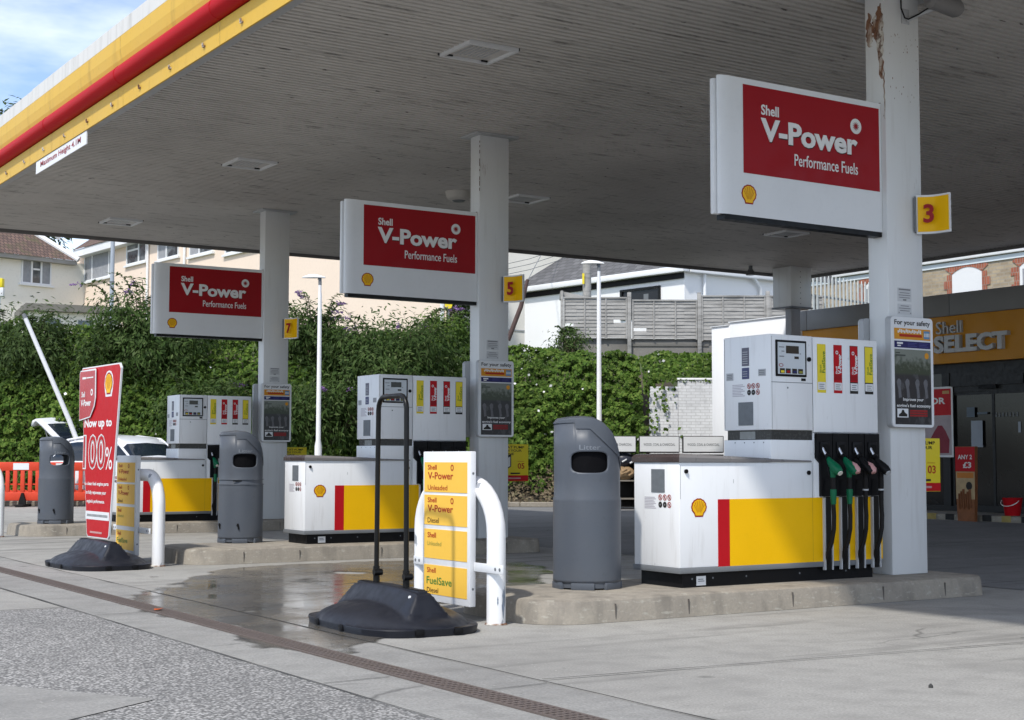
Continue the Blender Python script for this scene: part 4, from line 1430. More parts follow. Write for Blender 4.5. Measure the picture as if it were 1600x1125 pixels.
# ================================================================== LITTER BINS
def litter_bin(label, loc, rz, seam, lugs, liner=1.02):
    t = thing('litter_bin', label, 'litter bin', loc, rz, 'grey plastic litter bins on the islands')
    rx, ry = .245, .235
    xs = [-1.01, -.98, -.9, -.6, -.2, .15, .45, .70, .88, .955, .985, 1.01]
    zs = [1.20, 1.225, 1.245, 1.258, 1.265, 1.258, 1.222, 1.155, 1.06, .975, .915, .88]
    def ztop(x):
        return float(np.interp(x, xs, zs))
    def zline(x):
        return float(np.interp(x, [-1.01, -.43, -.42, 0, .9, 1.01], [1.205, 1.21, 1.165, 1.165, .96, .85]))
    def wall_r(z):
        return 1.0 + (.025 if z < .66 else 0.0) * 1.0
    NT = 128
    b = B()
    zrow = [.05, .07, .35, .64, .655, .67, .80] + [.835 + .0095 * i for i in range(19)] + [1.03]
    def in_hole(a, z):
        # two openings, front (-y) and rear (+y)
        dx = math.cos(a)
        return (abs(dx) / .56) ** 4 + (abs(z - .922) / .077) ** 4 < 1
    grid = []
    for z in zrow + [None]:
        row = []
        for k in range(NT):
            a = 2 * math.pi * (k + .5) / NT
            zz = zline(math.cos(a)) + .012 if z is None else min(z, zline(math.cos(a)) - .002)
            r = wall_r(zz)
            row.append(b.bm.verts.new((rx * r * math.cos(a), ry * r * math.sin(a), zz)))
        grid.append(row)
    for i in range(len(grid) - 1):
        for k in range(NT):
            k2 = (k + 1) % NT
            zm = (grid[i][k].co.z + grid[i + 1][k].co.z) / 2
            am = 2 * math.pi * (k + 1) / NT
            if in_hole(am, zm): continue
            q = (grid[i][k], grid[i][k2], grid[i + 1][k2], grid[i + 1][k])
            if (q[0].co - q[3].co).length < 1e-5 and (q[1].co - q[2].co).length < 1e-5: continue
            b.bm.faces.new(q)
    for v in b.bm.verts:                         # pull the ragged rim of the openings onto a smooth outline
        if not any(len(e.link_faces) == 1 for e in v.link_edges): continue
        dx, dz = v.co.x / rx, v.co.z - .922
        q = (abs(dx) / .56) ** 4 + (abs(dz) / .077) ** 4
        if not (.2 < q < 3.2) or v.co.z < .8: continue
        k_ = q ** -.25
        r_ = math.hypot(v.co.x / rx, v.co.y / ry)
        nx_ = max(-.99, min(.99, dx * k_ / r_))
        v.co = (rx * r_ * nx_, math.copysign(ry * r_ * math.sqrt(1 - nx_ * nx_), v.co.y), .922 + dz * k_)
    bmesh.ops.remove_doubles(b.bm, verts=b.bm.verts, dist=2e-4)
    o = b.build('body', [BINGREY], t, smooth=35)
    md = o.modifiers.new('thickness', 'SOLIDIFY')
    md.thickness = .014
    md.offset = -1
    # hood
    b = B()
    rows = []
    for tt in (0, .25, .5, .75, .93):
        row = []
        for k in range(NT):
            a = 2 * math.pi * (k + .5) / NT
            c = math.cos(a)
            z0, z1 = zline(c), max(ztop(c) - .012, zline(c) + .01)
            z = z0 + (z1 - z0) * tt
            rr = 1.022 - (.014 if tt > .9 else 0)
            row.append(b.bm.verts.new((rx * rr * c, ry * rr * math.sin(a), z)))
        rows.append(row)
    for kk, rr in enumerate((.965, .90, .75, .5, .25)):
        row = []
        for k in range(NT):
            a = 2 * math.pi * (k + .5) / NT
            c, s_ = math.cos(a), math.sin(a)
            x = rr * c
            crown = .03 * (1 - (rr * s_) ** 2) - .03
            row.append(b.bm.verts.new((rx * x, ry * rr * s_, max(ztop(x) + crown, zline(c) + .012 + .004 * kk) if kk < 2 else ztop(x) + crown)))
        rows.append(row)
    for a_, c_ in zip(rows, rows[1:]):
        for k in range(NT):
            b.bm.faces.new((a_[k], a_[(k + 1) % NT], c_[(k + 1) % NT], c_[k]))
    b.bm.faces.new(rows[-1])
    b.build('hood', BINGREY, t, smooth=50)
    # base with feet
    b = B()
    b.tube([(0, 0, .012), (0, 0, .052)], [.236, .238], 36)
    for k in range(6):
        a = 2 * math.pi * (k + .28) / 6
        f = Fr((.236 * math.cos(a), .236 * math.sin(a), 0), (-math.sin(a), math.cos(a), 0), (math.cos(a), math.sin(a), 0))
        b.box(-.085, -.02, 0, .085, .008, .05, 0, .004, f)
    b.build('base', BINGREY, t, smooth=40)
    b = B()
    b.tube([(0, 0, .10), (0, 0, liner)], [.205, .212], 32, 0, True)
    b.build('liner', BINDARK, t)
    if seam:
        b = B()
        for z, r in ((.655, 1.035), (.71, 1.02)):
            b.tube([(rx * r * math.cos(2 * math.pi * k / 48), ry * r * math.sin(2 * math.pi * k / 48), z) for k in range(49)], .006, 6)
        f = Fr((0, -ry * 1.02, 0), (1, 0, 0), (0, -1, 0))
        b.box(-.14, -.02, .69, -.04, -.006, .70, 1, 0, f)
        b.build('door_seam', [BINGREY, BLACK], t, smooth=60)
    if lugs:
        b = B()
        for a in (math.radians(-108), math.radians(-165)):
            p = Vector((rx * 1.025 * math.cos(a), ry * 1.025 * math.sin(a), .2))
            n_ = Vector((math.cos(a), math.sin(a), 0))
            b.tube([p - n_ * .01, p + n_ * .015], .014, 10)
            b.tube([p + n_ * .012 + Vector((0, 0, .02)), p + n_ * .012 + Vector((0, 0, -.045)) + Vector((.012, 0, 0))], .009, 8)
        b.build('door_latch', BLACK, t, smooth=60)
    b = B()
    vs, fs = text_mesh('Litter', .01, 0)
    x0, x1 = min(v.x for v in vs), max(v.x for v in vs)
    y0, y1 = min(v.y for v in vs), max(v.y for v in vs)
    out_ = []
    for v in vs:
        sx = -.078 + .156 * (v.x - x0) / (x1 - x0)
        zz = 1.012 + .036 * (v.y - y0) / (y1 - y0)
        out_.append(b.bm.verts.new((sx, -ry * math.sqrt(max(0, 1 - (sx / rx) ** 2)) - .003, zz)))
    for q in fs:
        try: b.bm.faces.new([out_[i] for i in q])
        except ValueError: pass
    b.build('lettering', paint('faded_letter', (.19, .21, .24), .5), t, smooth=0)
    return t
litter_bin('nearest grey litter bin, beside the pump with number 3', (6.36, 8.86, ZI), R(-30), False, False)
litter_bin('middle grey litter bin with a raised seam, in front of the column marked 7', (6.45, 15.72, ZI), R(-10), True, True)
litter_bin('farthest grey litter bin, left of the red promotion board', (6.02, 21.65, ZI), R(-4), False, True, .84)

# ================================================================== HOOP GUARDS AND PRICE BOARDS
HOOPW = Mat('hoop_paint', (.80, .80, .80), .4)
HOOPW.dirt(3, .3, .5, .75, (.5, .48, .44), sc=(1, 1, .4))
HOOPW.mix(HOOPW.ramp(HOOPW.noise(7, sc=(1, 1, .5), detail=6), .64, .66, 0, .9), (.22, .24, .27))
HOOPW = HOOPW.m
def hoop(label, loc):
    t = thing('hoop_guard', label, 'hoop guard', loc, 0, 'white tubular hoop guards at the island ends')
    # local: right leg at y=0, left leg at y=1.0 ; plane x=0
    path = [(0, 0, 0), (0, 0, .3), (0, 0, .60)]
    r = .33
    for k in range(1, 9):
        a = R(90 * k / 8)
        path.append((0, r - r * math.cos(a), .60 + r * math.sin(a)))
    for k in range(8):
        a = R(90 * k / 8)
        path.append((0, 1.0 - r + r * math.sin(a), .60 + r * math.cos(a)))
    path += [(0, 1.0, .60), (0, 1.0, .3), (0, 1.0, 0)]
    b = B()
    b.tube(path, .064, 20)
    b.build('tube', HOOPW, t, smooth=60)
    b = B()
    for y in (0, 1.0):
        b.tube([(0, y, .002), (0, y, .012)], [.078, .07], 18)
    b.build('foot_stain', RUST, t, smooth=40)
    return t
hp = hoop('nearest white hoop guard with chipped paint at its foot', (5.26, 8.37, 0))
dup(hp, (-.12, 14.70 - 8.37, 0), 'white hoop guard right of the red promotion board')
dup(hp, (-.12, 21.30 - 8.37, 0), 'white hoop guard cut by the left border, in front of the farthest island')
# scuffed paint on the nearest hoop only
b = B((5.26, 8.37, 0))
rr = random.Random(3)
for (zc, hz, ac, wa) in ((.14, .10, -75, 26), (.19, .07, -60, 13), (.16, .03, -112, 11)):
    n = 9
    prev = None
    for i in range(n + 1):
        z = zc - hz + 2 * hz * i / n
        ww = wa * math.sin(math.pi * (i + .3) / (n + .6)) * rr.uniform(.5, 1.1) / 2
        cur = [Vector((5.26 + .0653 * math.cos(R(ac + q)), 8.37 + .0653 * math.sin(R(ac + q)), z)) for q in (-ww, ww)]
        if prev: b.face([prev[0], prev[1], cur[1], cur[0]])
        prev = cur
b.build('bare_patch', paint('bare_metal', (.20, .24, .30), .5, .4, 20), hp, smooth=0)

def price_board(label, loc):
    t = thing('price_board', label, 'price board', loc, 0, 'price boards fixed to the hoop guards')
    hw, h, dp = .325, 1.05, .048
    f = Fr((0, 0, 0), (0, -1, 0), (-1, 0, 0))
    b = B()
    b.box(-hw, -dp, 0, hw, 0, h, 0, .006, f)
    for z in (.12, .9):
        b.disc(Fr((0, -hw, 0), (1, 0, 0), (0, -1, 0)), .024, z, .009, .001, 1, 10)
    b.build('case', [HOOPW if False else SIGNWHITE, GREY], t, smooth=30)
    rows = ((.765, .975), (.535, .745), (.300, .505), (.05, .255))
    for i, (z0, z1) in enumerate(rows):
        b = B()
        b.box(-hw + .024, .0, z0, hw - .036, .003, z1, 0, 0, f)
        L_ = -hw + .075
        if i < 2:
            b.text(f, 'Shell', L_, z0 + .157, L_ + .125, z0 + .192, .0045, 1, .018)
            b.text(f, 'V-Power', L_, z0 + .09, L_ + .355, z0 + .140, .0045, 1, .018)
            b.ring(f, L_ + .34, z0 + .172, .013, .022, .0045, 1, 18, .95)
            b.text(f, ('Unleaded', 'Diesel')[i], L_, z0 + .014, L_ + (.275, .16)[i], z0 + .05, .0045, (1, 2)[i], .006)
        elif i == 2:
            b.text(f, 'Shell', L_, z0 + .145, L_ + .12, z0 + .182, .0045, 1, .018)
            b.text(f, 'Unleaded', L_ - .005, z0 + .09, L_ + .195, z0 + .12, .0045, 4, .0)
        else:
            b.text(f, 'Shell', L_ - .005, z0 + .15, L_ + .12, z0 + .186, .0045, 1, .012)
            b.text(f, 'FuelSave', L_ - .01, z0 + .07, L_ + .34, z0 + .122, .0045, 3, .012)
            b.text(f, 'Diesel', L_ - .005, z0 + .012, L_ + .155, z0 + .046, .0045, 2, .008)
        b.build('price_panel', [YELPALE, DRED, paint('brown_letter', (.09, .035, .01), .5), GRN, paint('faded_green', (.30, .30, .06), .5)], t, smooth=0)
    for s0, s1 in ((-hw - .19, -hw), (hw, hw + .36)):
        b = B()
        b.box(s0, -.045, .24, s1, -.03, .30, 0, .004, f)
        for q in ((s0 + .03, s0 + .085) if s0 < 0 else (s1 - .03, s1 - .085)):
            b.disc(f, q, .27, .012, -.0285, 1, 10)
        b.build('bracket', [SIGNWHITE, GREY], t, smooth=30)
    return t
pb = price_board('nearest price board with four sunlit yellow panels, fixed to the hoop guard', (5.155, 8.862, .105))
dup(pb, (-.12, 15.45 - 8.862, -.02), 'price board in the shadow of the red promotion board')

# ================================================================== PAVEMENT SIGN BASES
def sign_base(t):
    """moulded black boat-shaped foot, local x across, y along"""
    A, Bv, ex = .43, .68, 3.4
    b = B()
    def hgt(x, y):
        e = min(1, (abs(x) / A) ** 2.2 + (abs(y) / Bv) ** 2.2)
        dome = .05 + .125 * (1 - e) ** .66
        ay, ax = abs(y), abs(x)
        blk = min(1, max(0, (.585 - ay) / .09), max(0, (.165 - ax) / .115))
        return max(dome, .03 + dome * .55 + .148 * blk) if blk > 0 else dome
    tl = [-1, -.985, -.95, -.9, -.84, -.77, -.7, -.62, -.54, -.47, -.41, -.37, -.33, -.29, -.25, -.21, -.17, -.13, -.10, -.06, -.02]
    tl = tl + [-q for q in reversed(tl)]
    NYr = 72
    rows, L_, R_ = [], [], []
    for j in range(NYr + 1):
        y = Bv * math.sin(math.pi / 2 * (-1 + 2 * j / NYr)) * .9995
        wx = A * max(.0, 1 - abs(y / Bv) ** ex) ** (1 / ex)
        rows.append([b.bm.verts.new((wx * q, y, hgt(wx * q, y))) for q in tl])
    for a_, c_ in zip(rows, rows[1:]):
        for k in range(len(tl) - 1):
            b.bm.faces.new((a_[k], a_[k + 1], c_[k + 1], c_[k]))
    loop = rows[0][:] + [r_[-1] for r_ in rows[1:]] + rows[-1][::-1][1:] + [r_[0] for r_ in rows[::-1][1:-1]]
    prev = loop
    for (k_, z) in ((1.006, .045), (.99, .0)):
        cur = [b.bm.verts.new((v.co.x * k_, v.co.y * k_, z)) for v in loop]
        n = len(loop)
        for q in range(n):
            b.bm.faces.new((prev[q], prev[(q + 1) % n], cur[(q + 1) % n], cur[q]))
        prev = cur
    SB = paint('base_plastic', (.013, .0145, .0205), .45, .25, 4, .3) if 'base_plastic' not in bpy.data.materials else bpy.data.materials['base_plastic']
    b.build('base', SB, t, smooth=40)
    b = B()
    b.box(-.036, -.475, .225, .036, .475, .268, 0, .008)
    b.box(-.026, -.455, .2682, .026, .455, .272, 1)
    b.build('hinge_bar', [SB, BLACK], t, smooth=30)
    b = B()
    for y in (-.18, .22):
        b.box(-.440, y - .03, .012, -.40, y + .03, .05, 0, .004)
    for x in (-.12, .15):
        b.box(x - .03, -.690, .012, x + .03, -.64, .05, 0, .004)
    b.build('grip_slot', BLACK, t, smooth=30)
    b = B()
    b.tube([(-.05, -.43, .222), (-.075, -.435, .225)], .013, 12)
    b.build('plug', SIGNWHITE, t, smooth=50)
t = thing('sign_stand', 'black pavement sign stand with an empty upright tubular frame, beside the nearest price board', 'sign stand', (4.62, 8.66, 0), R(-3), 'black pavement sign stands')
sign_base(t)
b = B()
hwf, zt = .225, 1.52
path = [(0, -hwf, .25), (0, -hwf, .9), (0, -hwf, zt - .09)] + [(0, -hwf + .09 - .09 * math.cos(R(a)), zt - .09 + .09 * math.sin(R(a))) for a in (22, 45, 68, 90)]
path += [(0, hwf - .09 + .09 * math.sin(R(a)), zt - .09 + .09 * math.cos(R(a))) for a in (0, 22, 45, 68, 90)] + [(0, hwf, .9), (0, hwf, .25)]
path = [(x + .0, y * (1.0 + .05 * (1 - z)), z) for x, y, z in path]
b.tube(path, .017, 12)
b.build('frame', BLACKM, t, smooth=60)
for y in (-hwf * 1.03, hwf * 1.03):
    b = B()
    b.tube([(-.03, y - .02, .34), (.03, y - .02, .34)], .022, 12)
    b.tube([(0, y, .265), (0, y, .38)], .023, 12)
    b.build('hinge_knob', BLACKM, t, smooth=60)

t = thing('promotion_board', 'tall tapered red promotion board with a peeling corner panel on a black stand', 'sign board', (4.60, 14.98, 0), R(2), 'black pavement sign stands')
sign_base(t)
f = Fr((0, .0, 0), (0, -1, 0), (-1, 0, 0))
b = B()
bot, top, z0, z1 = .335, .60, .29, 2.06
b.prism([(-bot + .03, z0), (bot - .03, z0), (bot, z0 + .03), (top, z1 - .05), (top - .05, z1), (-top + .03, z1), (-top, z1 - .04), (-bot, z0 + .03)], f, -.012, .006, 0)
brd = b.build('board', SIGNWHITE, t, smooth=0)
b = B()
b.prism([(-bot + .042, z0 + .012), (bot - .042, z0 + .012), (bot - .014, z0 + .04), (top - .016, z1 - .06), (top - .06, z1 - .014), (-top + .035, z1 - .014), (-top + .014, z1 - .045), (-bot + .014, z0 + .04)], f, .0065, .009, 0)
b.build('red_sheet', REDB, brd, smooth=0)
b = B()
b.prism([(-top + .01, 1.50), (-.25, 1.53), (-.125, 1.64), (-.09, 1.72), (-.095, 2.02), (-.12, 2.035), (-top + .03, 2.03), (-top + .0, 2.0)], f, .020, .026, 0)
pe = b.build('peeling_panel', SIGNWHITE, t, smooth=0)
b = B()
b.prism([(-top + .02, 1.512), (-.255, 1.542), (-.145, 1.645), (-.112, 1.72), (-.116, 2.015), (-top + .03, 2.018), (-top + .012, 1.99)], f, .0265, .028, 0)
b.build('faded_sheet', paint('faded_red', (.44, .07, .08), .25, .2, 3), pe, smooth=0)
b = B()
b.text(f, 'Shell', -.52, 1.745, -.41, 1.805, .0295, 0, .02)
b.text(f, 'V-Power', -.535, 1.65, -.22, 1.72, .0295, 0, .03)
b.ring(f, -.20, 1.79, .018, .036, .0295, 0, 18)
b.quad(f, -.50, 1.935, -.39, 1.957, .0295, 0)
b.quad(f, -.38, 1.94, -.16, 1.952, .0295, 0)
b.build('panel_lettering', WINK, pe, smooth=0)
b = B()
b.text(f, 'Now up to', -.46, 1.40, .37, 1.515, .0105, 0, .035)
b.text(f, '%', .20, .99, .40, 1.22, .0105, 0, .0)
for j, (tx, s0, s1) in enumerate((('to clean fuel engine parts', -.42, .31), ('to fully rejuvenate your', -.37, .24), ("engine's performance.", -.34, .20))):
    b.text(f, tx, s0, .815 - j * .09, s1, .862 - j * .09, .0105, 0, .025)
b.build('lettering', WINK, brd, smooth=0)
b = B()
CHR = paint('chrome_print', (.42, .36, .36), .3, .9, 7)
b.text(f, '100', -.49, .985, .20, 1.355, .0105, 0, .05)
b.text(f, '100', -.475, 1.005, .185, 1.335, .012, 1, -.008)
b.text(f, '100', -.48, .995, .19, 1.345, .0112, 2, .02)
b.build('big_number', [WINK, REDB, CHR], brd, smooth=0)
b = B()
b.quad(f, -.37, .475, .345, .56, .0105, 0)
for i in range(17):
    b.quad(f, -.32 + i * .037, .505, -.295 + i * .037, .53, .0118, 1)
b.quad(f, -.22, .335, .14, .355, .0105, 2)
b.build('strap_line', [SIGNWHITE, GREY, PINKP], brd, smooth=0)
b = B()
b.prism([(.20 - .03, 1.73), (.35, 1.73), (.355, 1.76), (.37, 1.78), (.39, 1.86), (.37, 1.94), (.32, 1.985), (.26, 1.995), (.20, 1.985), (.15, 1.94), (.13, 1.86), (.15, 1.78), (.165, 1.76)], f, .009, .0105, 0)
b.pecten(f, .26, 1.865, .22, .225, .012, 1, 2)
b.build('emblem', [SIGNWHITE, RED, bpy.data.materials['emblem_yellow']], brd, smooth=0)

# small things on the ground
t = B((3.62, 10.35, .0125))
t.face([(3.59, 10.33, .016), (3.62, 10.30, .022), (3.66, 10.33, .03), (3.65, 10.38, .018), (3.61, 10.39, .02)])
tag(t.build('fallen_leaf', paint('leaf_orange', (.6, .10, .01), .6), smooth=0), 'small orange leaf lying on the rusty drain grating', 'leaf')

# ================================================================== SHOP
SX = 22.5
shop = thing('forecourt_shop', 'single storey shop with orange sign band, grey parapet and dark glass front under the canopy', 'shop', (SX, 18, 0))
og = (SX, 18, 0)
fs = west(SX)
b = B(og)
b.box(SX + .3, -10, 0, SX + 9, 23.35, 4.2, 0)  # unseen run past the view, lengthened to darken the lane under the canopy
b.build('wall', SHOPGREY, shop, smooth=0)
b = B(og)
y = -10.0
k = 0
while y < 23.3:
    y2 = min(23.36, y + 1.95)
    b.box(SX - .02, y + .006, 3.905, SX + .3, y2 - .006, 4.335, 0, .01)
    y = y2
b.box(SX - .01, -10, 3.91, SX + .295, 23.35, 4.32, 1)
b.build('parapet', [SHOPGREY, GREY], shop)
b = B(og)
b.box(SX + .05, -10, 2.985, SX + .3, 23.36, 3.904, 0)
b.build('sign_band', SHOPORANGE, shop, smooth=0)
fl_ = west(SX + .05)
b = B(og)
b.text(fl_, 'SELECT', -19.63, 3.18, -17.88, 3.52, .05, 0, .045, .05)
b.build('big_letters', SILVER, shop, smooth=0)
b = B(og)
b.text(fl_, 'Shell', -19.60, 3.56, -18.98, 3.80, .03, 0, .0, .03)
b.build('small_letters', SILVER, shop, smooth=0)
# glazed front: piers, panes, door
b = B(og)
b.box(SX + .25, -10, 2.80, SX + .30, 23.36, 2.985, 0)
b.box(SX + .22, -10, .12, SX + .2995, 23.36, .22, 0)
for yy in (-9.9, -4.5, .9, 5.4, 7.5, 9.6, 11.7, 13.8, 15.9, 17.55, 19.55, 21.4, 23.2):
    b.box(SX + .18, yy - .09, .22, SX + .2995, yy + .09, 2.80, 0)
b.box(SX + .2, 17.64, 2.42, SX + .299, 19.46, 2.80, 0)
b.box(SX + .15, 17.7, 2.53, SX + .2, 19.4, 2.72, 0)
b.box(SX + .12, 18.3, 2.46, SX + .15, 18.7, 2.54, 1)
b.build('front_frame', [DARKMETAL, BLACK], shop, smooth=0)
for ya, yb in ((-9.81, -4.59), (-4.41, .81), (.99, 5.31), (5.49, 7.41), (7.59, 9.51), (9.69, 11.61), (11.79, 13.71), (13.89, 15.81), (15.99, 17.46), (19.64, 21.31), (21.49, 23.11)):
    b = B(og)
    b.box(SX + .26, ya, .22, SX + .275, yb, 2.80, 0)
    b.build('window_pane', SHOPGLASS, shop, smooth=0)
b = B(og)
for ya, yb, xo in ((17.64, 18.45, .20), (18.30, 19.45, .235)):
    b.box(SX + xo, ya, .13, SX + xo + .02, yb, 2.42, 0)
    for (p, q) in ((ya, ya + .06), (yb - .06, yb)):
        b.box(SX + xo - .012, p, .13, SX + xo + .03, q, 2.42, 1)
    b.box(SX + xo - .012, ya + .06, .13, SX + xo + .03, yb - .06, .24, 1)
    b.box(SX + xo - .012, ya + .06, 2.36, SX + xo + .03, yb - .06, 2.42, 1)
dr = b.build('sliding_door', [SHOPGLASS, DARKMETAL], shop, smooth=0)
b = B(og)
fd = west(SX + .19)
DN = [paint('dim_paper', (.30, .33, .38), .5), paint('dim_blue', (.12, .15, .18), .5), GREY]
for q, mi_ in (((-18.95, 1.35, -18.68, 1.86), 0), ((-19.05, 1.93, -18.86, 2.12), 1), ((-18.80, 1.98, -18.56, 2.02), 1), ((-17.86, 1.62, -17.80, 1.82), 0)):
    b.quad(fd, *q, 0, mi_)
    b.build('door_notice', DN, dr, smooth=0)
    b = B(og)
for i in range(8):
    b.quad(fd, -18.45 + i * .08, 1.92, -18.42 + i * .08, 2.0, 0, 2)
b.build('door_lettering', DN, dr, smooth=0)
# dim interior shelving behind the glass
b = B(og)
for z in (.5, .9, 1.3):
    b.box(SX + .9, 17.8, z, SX + 1.2, 19.2, z + .04, 0)
for i in range(28):
    yy = 17.82 + random.random() * 1.3
    z = random.choice((.54, .94))
    b.box(SX + .92, yy, z, SX + 1.0, yy + .08, z + random.uniform(.12, .28), 1 + i % 3)
b.build('shelf', [GREY, DRED, LABELYEL, SIGNWHITE], shop, smooth=0)
b = B(og)
b.box(SX - 1.1, -10, 0, SX + .3, 23.36, .115, 0, .012)
b.build('door_step', KERB, shop)
KP = [paint('worn_yellow', (.38, .29, .10), .8, .6, 6), paint('worn_black', (.03, .03, .03), .8, .4, 6)]
for i in range(12):
    b = B(og)
    yy = 16.2 + i * .42
    b.box(SX - 1.104, yy, .01, SX - 1.0, yy + .2, .118, i % 2)
    b.build('painted_kerb_band', KP, shop, smooth=0)

# sunlit white end of the shop and its stepped parapet
t = thing('white_end_wall', 'white painted stepped end wall of the shop standing in sun behind the nearest pump', 'wall', (SX, 25, 0))
b = B((SX, 25, 0))
b.box(SX, 23.37, 0, SX + 5, 25.68, 4.26, 0, .008)
b.box(SX + .001, 25.681, 0, SX + 5, 26.32, 4.20, 0, .008)
b.build('wall', WREND, t)
b = B((SX, 25, 0))
b.box(SX - .03, 23.365, 4.262, SX + .3, 25.7, 4.285, 0)
b.box(SX - .03, 25.701, 4.202, SX + .3, 26.34, 4.22, 0)
b.build('coping', SIGNWHITE, t, smooth=0)

# posters, board and bucket by the door
t = thing('window_poster', 'white framed red poster on the shop window behind the nearest column', 'poster', (SX + .17, 19.9, 1.18))
f = west(SX + .17)
b = B((SX + .17, 19.9, 1.18))
b.box(-20.35, -.01, 1.16, -19.37, .0, 2.54, 0, 0, f)
b.build('frame', SIGNWHITE, t, smooth=0)
b = B((SX + .17, 19.9, 1.18))
b.quad(f, -20.31, 1.98, -19.41, 2.50, .002, 0)
b.quad(f, -20.31, 1.20, -19.41, 1.979, .002, 1)
b.prism([(-19.95, 1.24), (-19.48, 1.24), (-19.46, 1.5), (-19.56, 1.68), (-19.64, 1.78), (-19.74, 1.78), (-19.84, 1.66), (-19.95, 1.5)], f, .0022, .005, 2)
b.text(f, '2 FOR', -20.25, 2.2, -19.55, 2.33, .004, 3, .03)
b.box(-19.62, .002, 2.40, -19.45, .004, 2.46, 4, 0, f)
b.build('print', [REDB, paint('poster_pale', (.42, .36, .38), .6, .4, 3), paint('poster_wine', (.24, .03, .05), .5, .4, 5), WINK, paint('poster_gold', (.5, .3, .12), .5)], t, smooth=0)
t = thing('promotion_stand', 'narrow upright promotion stand with red top panel before the shop door', 'display stand', (21.25, 17.9, 0), R(-4))
b = B()
f = Fr((0, 0, 0), (0, -1, 0), (-1, 0, 0))
b.prism([(-.20, .0), (.20, .0), (.22, .5), (.24, 1.35), (-.24, 1.35), (-.23, .5)], f, -.07, 0)
b.build('carton', paint('stand_brown', (.26, .10, .04), .6, .6, 6), t, smooth=0)
b = B()
b.quad(f, -.235, .90, .235, 1.34, .002, 0)
b.text(f, 'ANY 2', -.17, 1.12, .17, 1.20, .004, 1, .02)
b.text(f, '£3', -.05, .96, .15, 1.07, .004, 1, .03)
b.build('red_header', [REDB, WINK], t, smooth=0)
b = B()
b.quad(f, -.225, .40, .225, .895, .002, 0)
b.quad(f, -.20, .78, .20, .88, .003, 1)
b.disc(f, .09, .64, .075, .004, 2, 18)
for i in range(6):
    b.tube([f(-.15 + i * .055, .004, .22 + .03 * (i % 2)), f(-.14 + i * .05, .012, .5 + .04 * (i % 3))], .022, 8, 3)
b.build('food_picture', [paint('picture_tan', (.5, .36, .2), .6, .4, 8), paint('picture_orange', (.55, .2, .04), .6), INK, paint('picture_brown', (.22, .08, .03), .5, .4, 8)], t, smooth=0)
t = thing('fire_bucket', 'red bucket with white handle standing on the step at the right border', 'bucket', (21.75, 17.28, .115))
b = B()
b.tube([(0, 0, 0), (0, 0, .02), (0, 0, .30), (0, 0, .32)], [.13, .135, .175, .182], 24)
b.build('pail', REDB, t, smooth=50)
b = B()
b.tube([(-.06 - .11 * math.sin(R(a)), .185 * math.cos(R(a)), .27 - .1 * math.sin(R(a))) for a in range(0, 181, 15)], .008, 8)
b.build('handle', WINK, t)

# ================================================================== BACKGROUND BANK
# white brick wall beside the shop
t = thing('brick_wall', 'low white painted brick wall with ivy hanging over its end', 'wall', bgp(4.1, 35.3))
fw_ = bgfr(3.33, 35.3, 5.4, 35.3)
b = B(bgp(4.1, 35.3))
b.box(0, -.25, 0, .68, 0, 2.86, 0, .01, fw_)
b.box(.681, -.25, 0, fw_.len, -.012, 3.02, 0, .01, fw_)
b.build('wall', WBRICK, t, smooth=0)
b = B(bgp(4.1, 35.3))
b.box(.66, -.27, 3.021, fw_.len, .01, 3.07, 0, .008, fw_)
b.build('coping', WREND, t)

def leaves(C, N, D, L, W, fold=.12):
    """C centres, N normals, D long axes -> verts, faces of folded leaf quads"""
    D = D - N * np.sum(D * N, 1, keepdims=True)
    D /= np.linalg.norm(D, axis=1, keepdims=True) + 1e-9
    S = np.cross(N, D)
    L, W = L[:, None], W[:, None]
    V = np.stack([C - D * L * .5, C + S * W * .5 + N * L * fold - D * L * .06, C + D * L * .5, C - S * W * .5 + N * L * fold - D * L * .06], 1)
    return V.reshape(-1, 3)

def leaf_object(name, groups, parent=None, org=(0, 0, 0)):
    """groups: list of (verts Nx3 with 4 per leaf, material)"""
    V = np.concatenate([g[0] for g in groups]) - np.array(org)
    nf = len(V) // 4
    me = bpy.data.meshes.new(name)
    me.vertices.add(len(V))
    me.vertices.foreach_set('co', V.astype(np.float32).ravel())
    me.loops.add(len(V))
    me.loops.foreach_set('vertex_index', np.arange(len(V), dtype=np.int32))
    me.polygons.add(nf)
    me.polygons.foreach_set('loop_start', np.arange(0, len(V), 4, dtype=np.int32))
    me.polygons.foreach_set('loop_total', np.full(nf, 4, dtype=np.int32))
    mi = np.concatenate([np.full(len(g[0]) // 4, i, dtype=np.int32) for i, g in enumerate(groups)])
    for g in groups: me.materials.append(g[1])
    me.polygons.foreach_set('material_index', mi)
    me.update(calc_edges=True)
    o = bpy.data.objects.new(name, me)
    COL.objects.link(o)
    if parent is not None: o.parent = parent
    else: o.location = org
    return o

